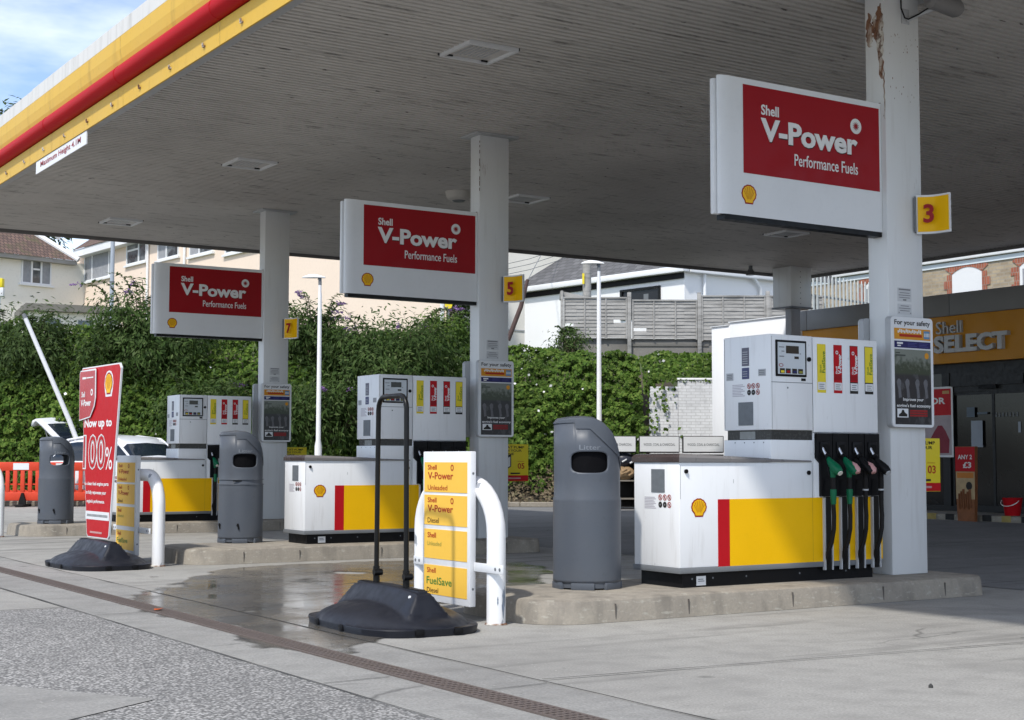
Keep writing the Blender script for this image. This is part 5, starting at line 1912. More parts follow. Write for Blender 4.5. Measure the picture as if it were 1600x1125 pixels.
RHn, FHn = np.array(RH), np.array(FH)
Zn = np.array((0., 0., 1.))
def lump(u, z, s=1.):
    return noise.noise(Vector((u * .8, z * .9, 3))) * .55 + noise.noise(Vector((u * 2.1, z * 2.1, 9))) * .30 + noise.noise(Vector((u * 4.7, z * 4.7, 1))) * .12
def bank_top(u):
    return float(np.interp(u, [-30, -12, -9, -6, -3, -1, 0, 2.5, 5.2], [4.9, 4.6, 4.4, 4.4, 4.4, 4.3, 4.0, 3.8, 3.75])) + .18 * noise.noise(Vector((u * 1.7, 0, 5)))
def rand_unit(n):
    v = rng.normal(size=(n, 3))
    return v / np.linalg.norm(v, axis=1, keepdims=True)
pts, nrm, typ = [], [], []
while len(pts) < 105000:
    u = random.uniform(-17.5, 5.3)
    q = random.random()
    zt_ = bank_top(u)
    s = q ** .95
    z = .35 + (zt_ - .35) * s
    if u > 3.2:
        if z < 2.98 + .10 * noise.noise(Vector((u * 3, 0, 2))) - .25 * smooth(3.6, 3.2, u):
            if not (u < 4.15 and z > 1.5 and random.random() < .13 * (z / 2.8) ** 2 * smooth(4.2, 3.5, u) and noise.noise(Vector((u * 7, z * .8, 4))) > -.1): continue
            pts.append((u, 35.22 - random.uniform(0, .07), z)); nrm.append((0, -1, .3)); continue
        v = 35.42 + random.uniform(-.14, .25) + max(0, (z - 3.05)) * 1.8
    else:
        lp = lump(u, z) + .35 * noise.noise(Vector((u * 6.5, z * 6.5, 17)))
        low = smooth(.3, 1.2, z)
        if z < 1.0 and u > -2.5 and random.random() > low * .9 + .06: continue
        v = 34.9 + 2.6 * (z / 4.2) ** 1.5 - lp * .75 + abs(random.gauss(0, .10)) - .1
    pts.append((u, v, z))
    e = .15
    nx = (lump(u + e, z) - lump(u - e, z)) * 1.2
    nrm.append((nx * -1.0, -1.0, .75 - (lump(u, z + e) - lump(u, z - e)) * 1.2))
P = np.array(pts)
NN = np.array(nrm)
C = P[:, :1] * RHn + P[:, 1:2] * FHn + P[:, 2:3] * Zn
Nw = NN[:, :1] * RHn + NN[:, 1:2] * FHn + NN[:, 2:3] * Zn
Nw /= np.linalg.norm(Nw, axis=1, keepdims=True)
Nw = Nw + rand_unit(len(Nw)) * .75
Nw /= np.linalg.norm(Nw, axis=1, keepdims=True)
D = rand_unit(len(C)) + np.array((0, 0, -.9))
Ls = rng.uniform(.06, .125, len(C))
ivy = leaves(C, Nw, D, Ls, Ls * rng.uniform(.7, 1.0, len(C)))
# bindweed flowers
sel = rng.choice(len(C), 150, replace=False)
sel = np.array([i for i in sel if P[i, 2] > 1.2 and (P[i, 0] > -1 or P[i, 0] < -6) and (P[i, 0] > 0 or rng.random() < .35)])
Cf = C[sel] - FHn * .10 + Zn * .03
fl1 = leaves(Cf, np.tile(-FHn, (len(sel), 1)) + rand_unit(len(sel)) * .3, rand_unit(len(sel)), rng.uniform(.05, .10, len(sel)), rng.uniform(.05, .09, len(sel)), .02)
o = leaf_object('ivy_ground_cover', [(ivy, IVY), (fl1, FLOWERW)])
tag(o, 'dense green ivy with white bindweed flowers covering the bank behind the forecourt', 'ivy', None, 'stuff')
# leaf litter and twigs on the bare lower bank
n = 2600
U = rng.uniform(-3.0, 3.4, n)
Zl = rng.uniform(.06, .95, n)
Vv = np.interp(Zl, [0, .3, 1.0], [34.25, 34.75, 35.3]) - .04
C = U[:, None] * RHn + Vv[:, None] * FHn + Zl[:, None] * Zn
Nl = np.tile(-FHn * .7 + Zn * .7, (n, 1)) + rand_unit(n) * .35
Nl /= np.linalg.norm(Nl, axis=1, keepdims=True)
lit = leaves(C, Nl, rand_unit(n), rng.uniform(.05, .13, n), rng.uniform(.03, .07, n))
LITTER = leafmat('leaf_litter', [(.05, .035, .02), (.13, .10, .06), (.22, .18, .12), (.09, .09, .04)], .05)
tag(leaf_object('leaf_litter', [(lit, LITTER)]), 'dry brown leaf litter on the bare foot of the bank', 'leaf litter', None, 'stuff')

# shrubs on the bank: stems, long-leafed crown, arching shoots with lilac flowers
def shrub(name, u, v, z0, r, h, nl, label, leafm, cat='shrub', shoots=10, flowers=True, seed=0, group='buddleia shrubs on the bank', lean=0., ll=(.10, .20), squash=.75):
    rr = random.Random(seed)
    rg = np.random.default_rng(seed + 100)
    base = bgp(u, v, z0)
    t = thing(name, label, cat, base, 0, group)
    b = B(base)
    tips = []
    for k in range(7):
        a = rr.uniform(0, 6.28)
        tip = base + RH * (math.cos(a) * r * .6) + FH * (math.sin(a) * r * .4) + Vector((0, 0, h * rr.uniform(.6, .85)))
        mid = base.lerp(tip, .5) + Vector((0, 0, h * .08))
        b.tube([base + Vector((rr.uniform(-.1, .1), rr.uniform(-.1, .1), -.3)), mid, tip], [.045, .03, .012], 7)
    fl_pts = []
    sh_leaf = []
    for k in range(shoots):
        a = rr.uniform(0, 6.28)
        d = RH * math.cos(a) + FH * math.sin(a) * .6
        s0 = base + d * r * rr.uniform(.3, .75) + Vector((0, 0, h * rr.uniform(.66, .85)))
        ln = rr.uniform(.45, .95) * min(1.2, h * .5)
        path = []
        for q in range(7):
            tt = q / 6
            path.append(s0 + d * ln * (.15 * tt + .55 * tt * tt) + Vector((0, 0, ln * (1.0 * tt - .42 * tt ** 3))))
        b.tube(path, [.012 - .0014 * q for q in range(7)], 6)
        for q in range(16):
            tt = q / 15
            i = min(5, int(tt * 6))
            p = path[i].lerp(path[i + 1], tt * 6 - i)
            tang = (path[i + 1] - path[i]).normalized()
            side = tang.cross(Vector((0, 0, 1))).normalized() * (1 if q % 2 else -1)
            sh_leaf.append((p + side * .06, (side * .8 + tang * .5 + Vector((0, 0, -.35)))))
        fl_pts.append((path[-1], (path[-1] - path[-2]).normalized()))
    b.build('stem', STEMM, t, smooth=60)
    # clumpy crown
    nl = int(nl * 1.7)
    nc = 46
    ang = rg.uniform(0, 6.283, nc)
    rad = np.sqrt(rg.uniform(.0, 1, nc)) * r
    hz = rg.uniform(.12, .82, nc) * h
    shp = np.sqrt(np.clip(1 - ((hz / h - .42) / .62) ** 2, .05, 1))
    CL = np.array(base) + (np.cos(ang) * rad * shp)[:, None] * RHn + (np.sin(ang) * rad * shp * squash)[:, None] * FHn + hz[:, None] * Zn
    which = rg.integers(0, nc, nl)
    off = rg.normal(size=(nl, 3)) * np.array((.24, .24, .20)) * (r / 1.2 + .25)
    C = CL[which] + off
    up = off / (np.linalg.norm(off, axis=1, keepdims=True) + 1e-6)
    Nw = up + np.array((0, 0, .5)) - FHn * .35 + rg.normal(size=(nl, 3)) * .45
    Nw /= np.linalg.norm(Nw, axis=1, keepdims=True)
    D = up + np.array((0, 0, -.55)) + rg.normal(size=(nl, 3)) * .6
    Ls = rg.uniform(ll[0], ll[1], nl)
    g1 = leaves(C, Nw, D, Ls, Ls * rg.uniform(.22, .36, nl), .06)
    C2 = np.array([tuple(p) for p, d in sh_leaf])
    D2 = np.array([tuple(d) for p, d in sh_leaf])
    N2 = np.tile(np.array((0, 0, 1.)), (len(C2), 1)) + rg.normal(size=(len(C2), 3)) * .35
    N2 /= np.linalg.norm(N2, axis=1, keepdims=True)
    L2 = rg.uniform(.16, .26, len(C2))
    g2 = leaves(C2, N2, D2, L2, L2 * .28, .06)
    leaf_object('crown', [(np.concatenate([g1, g2]), leafm)], t, tuple(base))
    if flowers:
        for p, d in fl_pts[::2]:
            n_ = 46
            tt = rg.uniform(0, 1, n_)
            C3 = np.array(p)[None] + np.array(d)[None] * (tt * .30)[:, None] + rg.normal(size=(n_, 3)) * (.035 * (1.1 - tt))[:, None]
            leaf_object('flower_spike', [(leaves(C3, rand_unit(n_), rand_unit(n_), rg.uniform(.035, .06, n_), rg.uniform(.03, .05, n_), .0), FLOWERP)], t, tuple(base))
    return t
shrub('dark_shrub', -12.6, 37.2, 3.0, 1.5, 1.75, 5200, 'dark broad shrub on the bank in front of the cream house', DARKLEAF, shoots=9, flowers=False, seed=1, group='shrubs along the top of the bank')
shrub('buddleia', -9.2, 36.6, 2.6, 1.3, 3.1, 7600, 'tall dark buddleia shrub left of the farthest red fuel sign', BUDD, shoots=16, seed=2)
shrub('buddleia', -5.0, 36.9, 3.0, .85, 2.1, 3600, 'small buddleia shrub behind the left lamp post, right of the farthest column', BUDD, shoots=9, seed=3)
shrub('buddleia', -2.9, 36.3, 2.2, 1.5, 2.4, 8600, 'wide buddleia shrub with lilac flowers below the middle red fuel sign', BUDD, shoots=18, seed=4)
shrub('buddleia', -4.4, 35.4, 1.2, 1.5, 1.7, 5000, 'low grey green buddleia growing down the bank behind the left lamp post', BUDD, shoots=10, seed=5)
shrub('buddleia', -7.6, 35.7, 1.4, 1.1, 1.6, 4200, 'low buddleia on the bank behind the farthest fuel pump', BUDD, shoots=6, seed=6)
shrub('weed_shrub', 1.55, 39.4, 3.9, .45, .75, 700, 'small spindly weed growing at the foot of the wooden fence', BUDD, shoots=6, flowers=False, seed=7, group='shrubs along the top of the bank', ll=(.08, .14))
shrub('bright_shrub', -1.75, 37.6, 3.7, .6, 1.2, 2600, 'bright green leafy shrub left of the middle column under the red sign', IVY, shoots=3, flowers=False, seed=8, group='shrubs along the top of the bank', ll=(.08, .15))
shrub('roof_shrub', 7.2, 41.5, 4.3, .6, 1.3, 1800, 'small green shrub behind the white end wall of the shop', IVY, shoots=3, flowers=False, seed=9, group='shrubs along the top of the bank', ll=(.08, .15))

# retaining wall and wooden fence
t = thing('retaining_wall', 'weathered concrete wall under the wooden fence, above the ivy', 'wall', bgp(4, 40.1, 3))
fr_ = bgfr(1.30, 40.1, 8.6, 40.1)
b = B(bgp(4, 40.1, 3))
b.box(0, -.25, 2.4, 1.9, 0, 4.43, 0, .015, fr_)
b.box(1.903, -.25, 2.4, 4.4, .02, 4.41, 0, .015, fr_)
b.box(4.404, -.25, 2.4, fr_.len, .0, 4.37, 0, .015, fr_)
b.box(1.9, -.05, 4.2, 4.1, .05, 4.33, 0, .01, fr_)
b.build('wall', WALLG, t)
t = thing('panel_fence', 'weathered grey overlap panel fence with broken slats above the ivy bank', 'fence', bgp(4, 40, 4))
fr_ = bgfr(1.33, 40.0, 8.6, 40.0)
def fence_panel(s0, s1, z0, z1, holes=()):
    b = B(bgp(4, 40, 4))
    n = int(round((z1 - z0 - .06) / .098))
    rr = random.Random(int(s0 * 100))
    st = (z1 - z0 - .06) / n
    for i in range(n):
        z = z0 + .03 + i * st
        if i in holes:
            a, c = holes[i]
            parts_ = ((s0, a), (c, s1))
        else:
            parts_ = ((s0, s1),)
        tl = rr.uniform(-.01, .01)
        for a, c in parts_:
            if c - a < .02: continue
            k = max(1, int((c - a) / .3))
            for q in range(k):
                x0_, x1_ = a + (c - a) * q / k, a + (c - a) * (q + 1) / k
                t0, t1 = tl * (q / k - .5), tl * ((q + 1) / k - .5)
                w0 = rr.uniform(-.006, .006)
                b.face([fr_(x0_, .018 + w0, z + t0), fr_(x1_, .018 + w0, z + t1), fr_(x1_, -.004, z + st + .018 + t1), fr_(x0_, -.004, z + st + .018 + t0)])
                b.face([fr_(x0_, .018 + w0, z + t0), fr_(x1_, .018 + w0, z + t1), fr_(x1_, .006, z + t1), fr_(x0_, .006, z + t0)])
    for a, c in ((s0, s0 + .04), (s1 - .04, s1), ((2 * s0 + s1) / 3 - .02, (2 * s0 + s1) / 3 + .02), ((s0 + 2 * s1) / 3 - .02, (s0 + 2 * s1) / 3 + .02)):
        b.box(a, -.03, z0, c, .035, z1 - .04, 0, 0, fr_)
    b.box(s0, -.04, z1 - .04, s1, .045, z1, 0, 0, fr_)
    b.build('fence_panel', WOODF, t, smooth=0)
fence_panel(.08, 1.82, 4.40, 5.55, {3: (.08, .35), 4: (1.45, 1.80)})
fence_panel(1.96, 3.74, 4.38, 5.48, {2: (2.0, 2.35)})
fence_panel(3.86, 5.62, 4.34, 5.60)
fence_panel(5.74, 7.2, 4.34, 5.60)
for s0, zt_ in ((.0, 5.72), (1.83, 5.68), (3.75, 5.68), (5.63, 5.72)):
    b = B(bgp(4, 40, 4))
    b.box(s0, -.06, 3.9, s0 + (.07 if s0 == 0 else .105), .05, zt_, 0, .008, fr_)
    b.build('fence_post', WOODF, t)
b = B(bgp(4, 40, 4))
b.box(0, -.9, 5.55, .05, -.05, 5.72, 0, 0, fr_)
b.prism([(.07, 5.56), (.75, 5.56), (.07, 5.71)], fr_, -.08, -.06)
b.build('return_rail', WOODF, t, smooth=0)

# palisade fence behind the shop roof
t = thing('palisade_fence', 'pale metal palisade fence with pointed pales above the shop roof', 'fence', bgp(9, 41, 4))
fp = bgfr(8.05, 39.6, 11.8, 43.5)
b = B(bgp(9, 41, 4))
for i in range(28):
    s_ = i * .195
    b.prism([(s_, 4.0), (s_ + .075, 4.0), (s_ + .075, 6.08), (s_ + .0375, 6.2), (s_, 6.08)], fp, 0, .02)
b.build('pales', paint('pale_metal', (.55, .57, .54), .55, .3), t, smooth=0)
b = B(bgp(9, 41, 4))
b.box(-.1, -.05, 5.56, fp.len, -.01, 5.62, 0, 0, fp)
b.box(-.1, -.05, 4.4, fp.len, -.01, 4.46, 0, 0, fp)
b.build('rail', GREY, t, smooth=0)

# lamp posts
def lamp_post(label, u, h, bz, side):
    p = bgp(u, 33.6 if u > 0 else 33.9)
    t = thing('lamp_post', label, 'lamp post', p, 0, 'white lamp posts along the bank')
    PW = paint('post_white', (.78, .78, .78), .4, .15) if 'post_white' not in bpy.data.materials else bpy.data.materials['post_white']
    b = B()
    b.tube([(0, 0, 0), (0, 0, bz), (0, 0, bz + .14), (0, 0, h - .4), (0, 0, h - .32), (0, 0, h - .02)], [.085, .085, .058, .045, .036, .036], 14)
    b.build('post', PW, t, smooth=50)
    b = B()
    ex = -RH
    b.tube([Vector((0, 0, h - .16)), Vector((0, 0, h - .02)), ex * .04 + Vector((0, 0, h))], .04, 10)
    b.build('elbow', GREY, t, smooth=50)
    b = B()
    n = 18
    prof_ = [(-.12, .02), (-.08, .035), (.0, .06), (.12, .085), (.24, .08), (.34, .05), (.40, .02), (.42, .0)]
    rows = []
    for s_, hh in prof_:
        wd = .11 * math.sin(math.pi * min(1, max(.08, (s_ + .16) / .62))) ** .5
        rows.append([b.bm.verts.new(ex * s_ + FH * (wd * math.cos(R(a))) + Vector((0, 0, h + hh * math.sin(R(a)) + .01))) for a in range(0, 181, 20)])
    for a_, c_ in zip(rows, rows[1:]):
        for k in range(len(a_) - 1):
            b.bm.faces.new((a_[k], a_[k + 1], c_[k + 1], c_[k]))
        b.bm.faces.new((a_[0], c_[0], c_[-1], a_[-1])).material_index = 1
    b.bm.faces.new(rows[0])
    b.bm.faces.new(rows[-1])
    b.build('lantern', [PW, LGREY], t, smooth=50)
lamp_post('left white lamp post behind the middle pump', -4.47, 5.30, 1.40, -1)
lamp_post('right white lamp post in front of the wooden fence', 2.0, 5.60, 1.6, -1)
t = thing('leaning_pole', 'thin white pole leaning across the ivy behind the white car', 'pole', bgp(-9.6, 34.6))
b = B(bgp(-9.6, 34.6))
b.tube([bgp(-9.62, 34.5, 0), bgp(-10.4, 34.45, 2.0), bgp(-11.48, 34.4, 4.42)], [.06, .058, .05], 12)
b.build('shaft', SIGNWHITE, t)
b = B(bgp(-9.6, 34.6))
b.tube([bgp(-11.47, 34.4, 4.40), bgp(-11.52, 34.4, 4.50)], [.055, .045], 12)
b.build('end_cap', GREY, t)

# ================================================================== HOUSES
def window(house, og, fr, s0, z0, wd, ht, cols=2, transom=None, net=False, sill=True, arch=False, wide=None):
    b = B(og)
    fw2 = .07
    b.box(s0, -.06, z0, s0 + fw2, .05, z0 + ht, 0, 0, fr)
    b.box(s0 + wd - fw2, -.06, z0, s0 + wd, .05, z0 + ht, 0, 0, fr)
    b.box(s0 + fw2, -.06, z0, s0 + wd - fw2, .05, z0 + fw2, 0, 0, fr)
    b.box(s0 + fw2, -.06, z0 + ht - fw2, s0 + wd - fw2, .05, z0 + ht, 0, 0, fr)
    edges = wide or [i / cols for i in range(1, cols)]
    for e in edges:
        b.box(s0 + wd * e - .045, -.055, z0 + fw2, s0 + wd * e + .045, .045, z0 + ht - fw2, 0, 0, fr)
    if transom:
        for (ea, eb, tz) in transom:
            b.box(s0 + wd * ea + .046, -.05, z0 + ht * tz - .04, s0 + wd * eb - .046, .04, z0 + ht * tz + .04, 0, 0, fr)
    if sill:
        b.box(s0 - .12, -.02, z0 - .09, s0 + wd + .12, .12, z0 - .001, 0, 0, fr)
    w_ = b.build('window', UPVC, house, smooth=0)
    b = B(og)
    b.quad(fr, s0 + fw2, z0 + fw2, s0 + wd - fw2, z0 + ht - fw2, .012, 0)
    b.build('pane', GLASS, w_, smooth=0)
    if net:
        for (ea, eb) in net:
            b = B(og)
            n = max(3, int((eb - ea) * wd / .12))
            for i in range(n):
                xa, xb = s0 + wd * (ea + (eb - ea) * i / n), s0 + wd * (ea + (eb - ea) * (i + 1) / n)
                b.face([fr(xa, .014 + .012 * (i % 2), z0 + fw2), fr(xb, .014 + .012 * ((i + 1) % 2), z0 + fw2), fr(xb, .014 + .012 * ((i + 1) % 2), z0 + ht - fw2), fr(xa, .014 + .012 * (i % 2), z0 + ht - fw2)])
            b.build('curtain', NETS, w_, smooth=0)
    return w_

# white bungalow above the fence
vA, vC, vB = (.41, 47.4), (4.97, 42.0), (8.0, 44.2)
og = bgp(4.97, 42, 4)
t = thing('white_bungalow', 'white rendered bungalow with grey slate roof behind the wooden fence', 'house', og)
f1, f2 = bgfr(*vA, *vC), bgfr(*vC, *vB)
EZ = 6.55
b = B(og)
b.box(0, -.3, 2.5, f1.len, 0, EZ, 0, 0, f1)
b.box(.005, -.3, 2.5, f2.len, -.005, EZ - .05, 0, 0, f2)
b.build('wall', WREND, t, smooth=0)
b = B(og)
b.box(-.15, 0.002, EZ - .22, f1.len - .01, .06, EZ - .06, 1, 0, f1)
b.box(-.2, 0.0, EZ - .055, f1.len + .2, .26, EZ + .12, 0, .02, f1)
b.box(.05, 0.0, EZ - .06, f2.len, .22, EZ + .11, 0, .02, f2)
b.build('eaves', [UPVC, BLACK], t)
b = B(og)
A_, C_ = f1(-.3, .26, EZ + .12), f1(f1.len + .2, .26, EZ + .12)
dirn = -f1.n
rA, rC = f1(2.1, -3.4, EZ + 2.9), f1(f1.len - .6, -3.4, EZ + 2.9)
b.face([A_, C_, rC, rA])
b.face([A_, rA, f1(-.3, -7, EZ + .12)])
b.face([C_, f2(f2.len, .2, EZ + .12), f1(f1.len + .2, -7, EZ + .12), rC])
b.build('roof', SLATE, t, smooth=0)
b = B(og)
b.quad(f1, 4.55, 5.35, 6.05, 6.13, .006, 0)
b.quad(f1, 5.42, 5.35, 5.62, 6.0, .008, 1)
b.build('window', [paint('dark_pane', (.02, .02, .022), .2, .2), GREY], t, smooth=0)
b = B(og)
b.box(4.5, .0, 6.135, 6.1, .055, 6.2, 0, 0, f1)
b.box(4.5, .0, 5.29, 6.1, .055, 5.345, 0, 0, f1)
b.box(4.46, .0, 5.29, 4.545, .055, 6.2, 0, 0, f1)
b.box(6.055, .0, 5.29, 6.12, .055, 6.2, 0, 0, f1)
b.build('dark_window_surround', BLACKM, t, smooth=0)
b = B(og)
b.tube([f2(.72, .08, 3), f2(.72, .08, EZ - .06)], .05, 10)
b.build('downpipe', UPVC, t, smooth=60)
b = B(og)
b.tube([f2(3.0, .08, 3), f2(3.0, .08, EZ - .3), f2(2.6, .18, EZ)], .05, 10)
b.build('downpipe', UPVC, t, smooth=60)

# telegraph pole and street sign behind the fence
t = thing('wooden_pole', 'stout grey wooden pole standing behind the fence next to the right lamp post', 'pole', bgp(2.10, 40.9, 4))
b = B(bgp(2.10, 40.9, 4))
b.tube([bgp(2.10, 40.9, 3.6), bgp(2.10, 40.9, 6.86)], .12, 12)
b.build('shaft', WOODF, t, smooth=50)
b = B(bgp(2.10, 40.9, 4))
b.box(-.03, 0, 6.0, .03, .02, 6.3, 0, 0, Fr(bgp(1.99, 40.76), RH, -FH))
b.build('yellow_strip', LABELYEL, t, smooth=0)

# cream gabled house between, behind the pole
og = bgp(0, 58, 5)
t = thing('cream_gable_house', 'pale cream gable wall behind the middle column, left of the white bungalow', 'house', og)
fg = bgfr(-2.1, 56.0, 2.4, 58.5)
b = B(og)
b.prism([(0, 3), (fg.len, 3), (fg.len, 9.0), (2.6, 11.2), (0, 9.0)], fg, -7, 0)
b.build('wall', CREAM, t, smooth=0)
b = B(og)
b.box(1.4, 0.0, 6.12, fg.len, .03, 6.18, 0, 0, fg)
b.box(0.03, 0.0, 5.30, 2.2, .25, 5.42, 1, 0, fg)
b.build('string_course', [LGREY, GREY], t, smooth=0)
b = B(og)
b.face([fg(-.3, .25, 8.8), fg(2.6, .25, 11.4), fg(2.6, -7.2, 11.4), fg(-.3, -7.2, 8.8)])
b.face([fg(2.6, .25, 11.4), fg(fg.len + .3, .25, 8.8), fg(fg.len + .3, -7.2, 8.8), fg(2.6, -7.2, 11.4)])
b.build('roof', SLATE, t, smooth=0)

# peach terrace receding to the left
pa, pb = (-20.5, 70.0), (-2.1, 46.6)
og = bgp(-12, 60, 6)
t = thing('peach_terrace', 'long peach rendered terrace house with white windows and brown tiled roof', 'house', og)
fpz = bgfr(*pa, *pb)
PE = 11.0
b = B(og)
SK = -11.6                                      # the end wall is skewed: it follows the plot boundary
plan = [(-1.2, 0), (fpz.len, 0), (fpz.len + SK, -8), (-1.2, -8)]
lo = [fpz(a, d, 3.0) for a, d in plan]
hi = [fpz(a, d, PE) for a, d in plan]
b.face(hi)
for q in range(4):
    b.face([lo[q], lo[(q + 1) % 4], hi[(q + 1) % 4], hi[q]])
b.build('wall', PEACH, t, smooth=0)
b = B(og)
b.box(-.5, .0, PE - .25, fpz.len + .2, .45, PE + .1, 0, 0, fpz)
b.build('eaves', UPVC, t, smooth=0)
b = B(og)
b.face([fpz(-.6, .5, PE + .1), fpz(fpz.len + .3, .5, PE + .1), fpz(fpz.len + SK / 2, -4, PE + 3.3), fpz(-.6, -4, PE + 3.3)])
b.face([fpz(-.6, -4, PE + 3.3), fpz(fpz.len + SK / 2, -4, PE + 3.3), fpz(fpz.len + SK, -8.5, PE + .1), fpz(-.6, -8.5, PE + .1)])
b.build('roof', TILEB, t, smooth=0)
def along(px):
    """distance along the peach wall where the sight line through column px of the photo meets it"""
    k = (px - 800) / 2289.9
    d_u, d_v = (pb[0] - pa[0]) / fpz.len, (pb[1] - pa[1]) / fpz.len
    return (k * pa[1] - pa[0]) / (d_u - k * d_v)
for pxa, pxb, z0, ht, wide, tr, net in (
        (128, 170, 9.55, 1.85, [.30, .92], [(0, .30, .68)], [(0, .3), (.32, .9)]),
        (194, 225, 9.85, 1.25, [.62], [(0, .62, .52)], False),
        (243, 276, 9.72, 1.22, [.42], None, [(0, .4)]),
        (293, 330, 9.55, 1.2, [.42], None, [(.0, .4)]),
        (349, 411, 9.30, 1.2, [.28], None, False)):
    a_, c_ = along(pxa), along(pxb)
    window(t, og, fpz, a_, z0, c_ - a_, ht, 2, tr, net, True, False, wide)
b = B(og)
for px in (229, 287):
    s_ = along(px)
    b.tube([fpz(s_, .08, 5), fpz(s_, .08, PE - .2)], .06, 8)
    b.build('downpipe', UPVC, t, smooth=60)
    b = B(og)
s_ = fpz.len - .12
b.tube([fpz(s_, .08, 3), fpz(s_, .08, PE - .2)], .07, 8)
b.build('downpipe', UPVC, t, smooth=60)
b = B(og)
s_ = along(123)
b.box(s_ - .1, .0, 7.3, s_ + .8, .05, 7.65, 0, 0, fpz)
b.build('wall_plaque', paint('plaque_brown', (.22, .16, .11), .6), t, smooth=0)
t = thing('grey_blue_pole', 'grey blue pole standing in front of the tall window of the peach terrace', 'pole', bgp(-14.2, 52, 6))
b = B(bgp(-14.2, 52, 6))
b.tube([bgp(-14.28, 52, 4.8), bgp(-14.28, 52, 9.1)], .075, 10)
b.build('shaft', paint('pole_blue', (.36, .40, .46), .5), t, smooth=60)
b = B(bgp(-14.2, 52, 6))
b.tube([bgp(-14.28, 52, 6.25), bgp(-14.28, 52, 6.33)], .10, 10)
b.tube([bgp(-14.28, 52, 7.35), bgp(-14.28, 52, 7.42)], .09, 10)
b.build('collar', GREY, t, smooth=60)
# red brick cottage glimpsed between houses, yellow street lamp
t = thing('street_sign', 'small yellow round sign on a post at the right end of the peach terrace', 'sign', bgp(-1.94, 45.5, 4))
b = B(bgp(-1.94, 45.5, 4))
b.tube([bgp(-1.98, 45.5, 3.5), bgp(-1.98, 45.5, 6.1)], .03, 8)
b.build('post', GREY, t)
b = B(bgp(-1.94, 45.5, 4))
fq = Fr(bgp(-1.98, 45.45), RH, -FH)
b.prism([(.12 * math.cos(R(a)), 5.9 + .13 * math.sin(R(a))) for a in range(0, 360, 45)], fq, 0, .03)
b.build('face', LABELYEL, t, smooth=0)
shrub('garden_tree', -1.35, 50, 4.2, .9, 3.4, 2600, 'dark tree filling the gap right of the peach terrace', DARKLEAF, 'tree', 3, False, 21, None, 0, (.12, .2))
t = thing('stay_pole', 'thin dark leaning stay pole with a guy wire left of the white bungalow', 'pole', bgp(.35, 43, 4.5))
b = B(bgp(.35, 43, 4.5))
b.tube([bgp(-.12, 43, 4.6), bgp(.26, 43, 5.6), bgp(.46, 43, 6.4)], [.075, .07, .05], 10)
b.build('shaft', paint('dark_pole', (.10, .065, .06), .8, .5, 8), t, smooth=60)
b = B(bgp(.35, 43, 4.5))
b.tube([bgp(.46, 43, 6.38), bgp(1.25, 47, 8.3)], .012, 6)
b.build('guy_wire', GREY, t)
t = thing('overhead_cables', 'thin overhead cables crossing the sky left of the white bungalow', 'cable', bgp(.2, 46, 7))
b = B(bgp(.2, 46, 7))
for k in range(3):
    b.tube([bgp(-2.5, 50, 6.95 + .16 * k), bgp(.6, 48, 7.35 + .18 * k), bgp(4, 46, 8.2 + .2 * k)], .010, 5)
b.build('cables', GREY, t)

# cream house far left
ca, cc = (-20.7 - .917 * 9, 70 - 9), (-20.75, 69.9)
og = bgp(-24, 66, 6)
t = thing('cream_house', 'cream house with mossy brown hipped roof at the left border', 'house', og)
fc = bgfr(*ca, *cc)
CE = 10.45
b = B(og)
b.box(0, -7, 4.0, fc.len + .75, 0, CE, 0, 0, fc)
b.build('wall', CREAM, t, smooth=0)
b = B(og)
b.box(-.3, .0, CE - .15, fc.len - .4, .4, CE + .04, 0, 0, fc)
b.build('gutter', paint('gutter_grey', (.32, .31, .29), .6, .3), t, smooth=0)
b = B(og)
e0, e1 = fc(-.4, .45, CE + .04), fc(fc.len - .35, .45, CE + .04)
b.face([e0, e1, fc(fc.len - 3.3, -3.5, CE + 3.0), fc(-.4, -3.5, CE + 3.0)])
b.build('roof', TILEB, t, smooth=0)
b = B(og)
e2 = fc(fc.len - 3.35, -3.5, CE + 3.0)
for off in (0, ):
    b.tube([e1 + Vector((0, 0, .05)), e2 + Vector((0, 0, .08))], .13, 8)
b.tube([fc(fc.len - .2, -1.6, CE + 1.35), fc(fc.len - 2.2, -1.6, CE + 3.0)], .12, 8)
b.build('verge_board', UPVC, t, smooth=0)
sA = fc.len * 0
def along_c(px):
    k = (px - 800) / 2289.9
    d_u, d_v = (cc[0] - ca[0]) / fc.len, (cc[1] - ca[1]) / fc.len
    return (k * ca[1] - ca[0]) / (d_u - k * d_v)
a_, c_ = along_c(28), along_c(75)
window(t, og, fc, a_, 9.28 - .05, c_ - a_, 1.15, 3, [(.36, .64, .62)], [(.0, .33), (.67, 1.0)], True, False, [.34, .66])
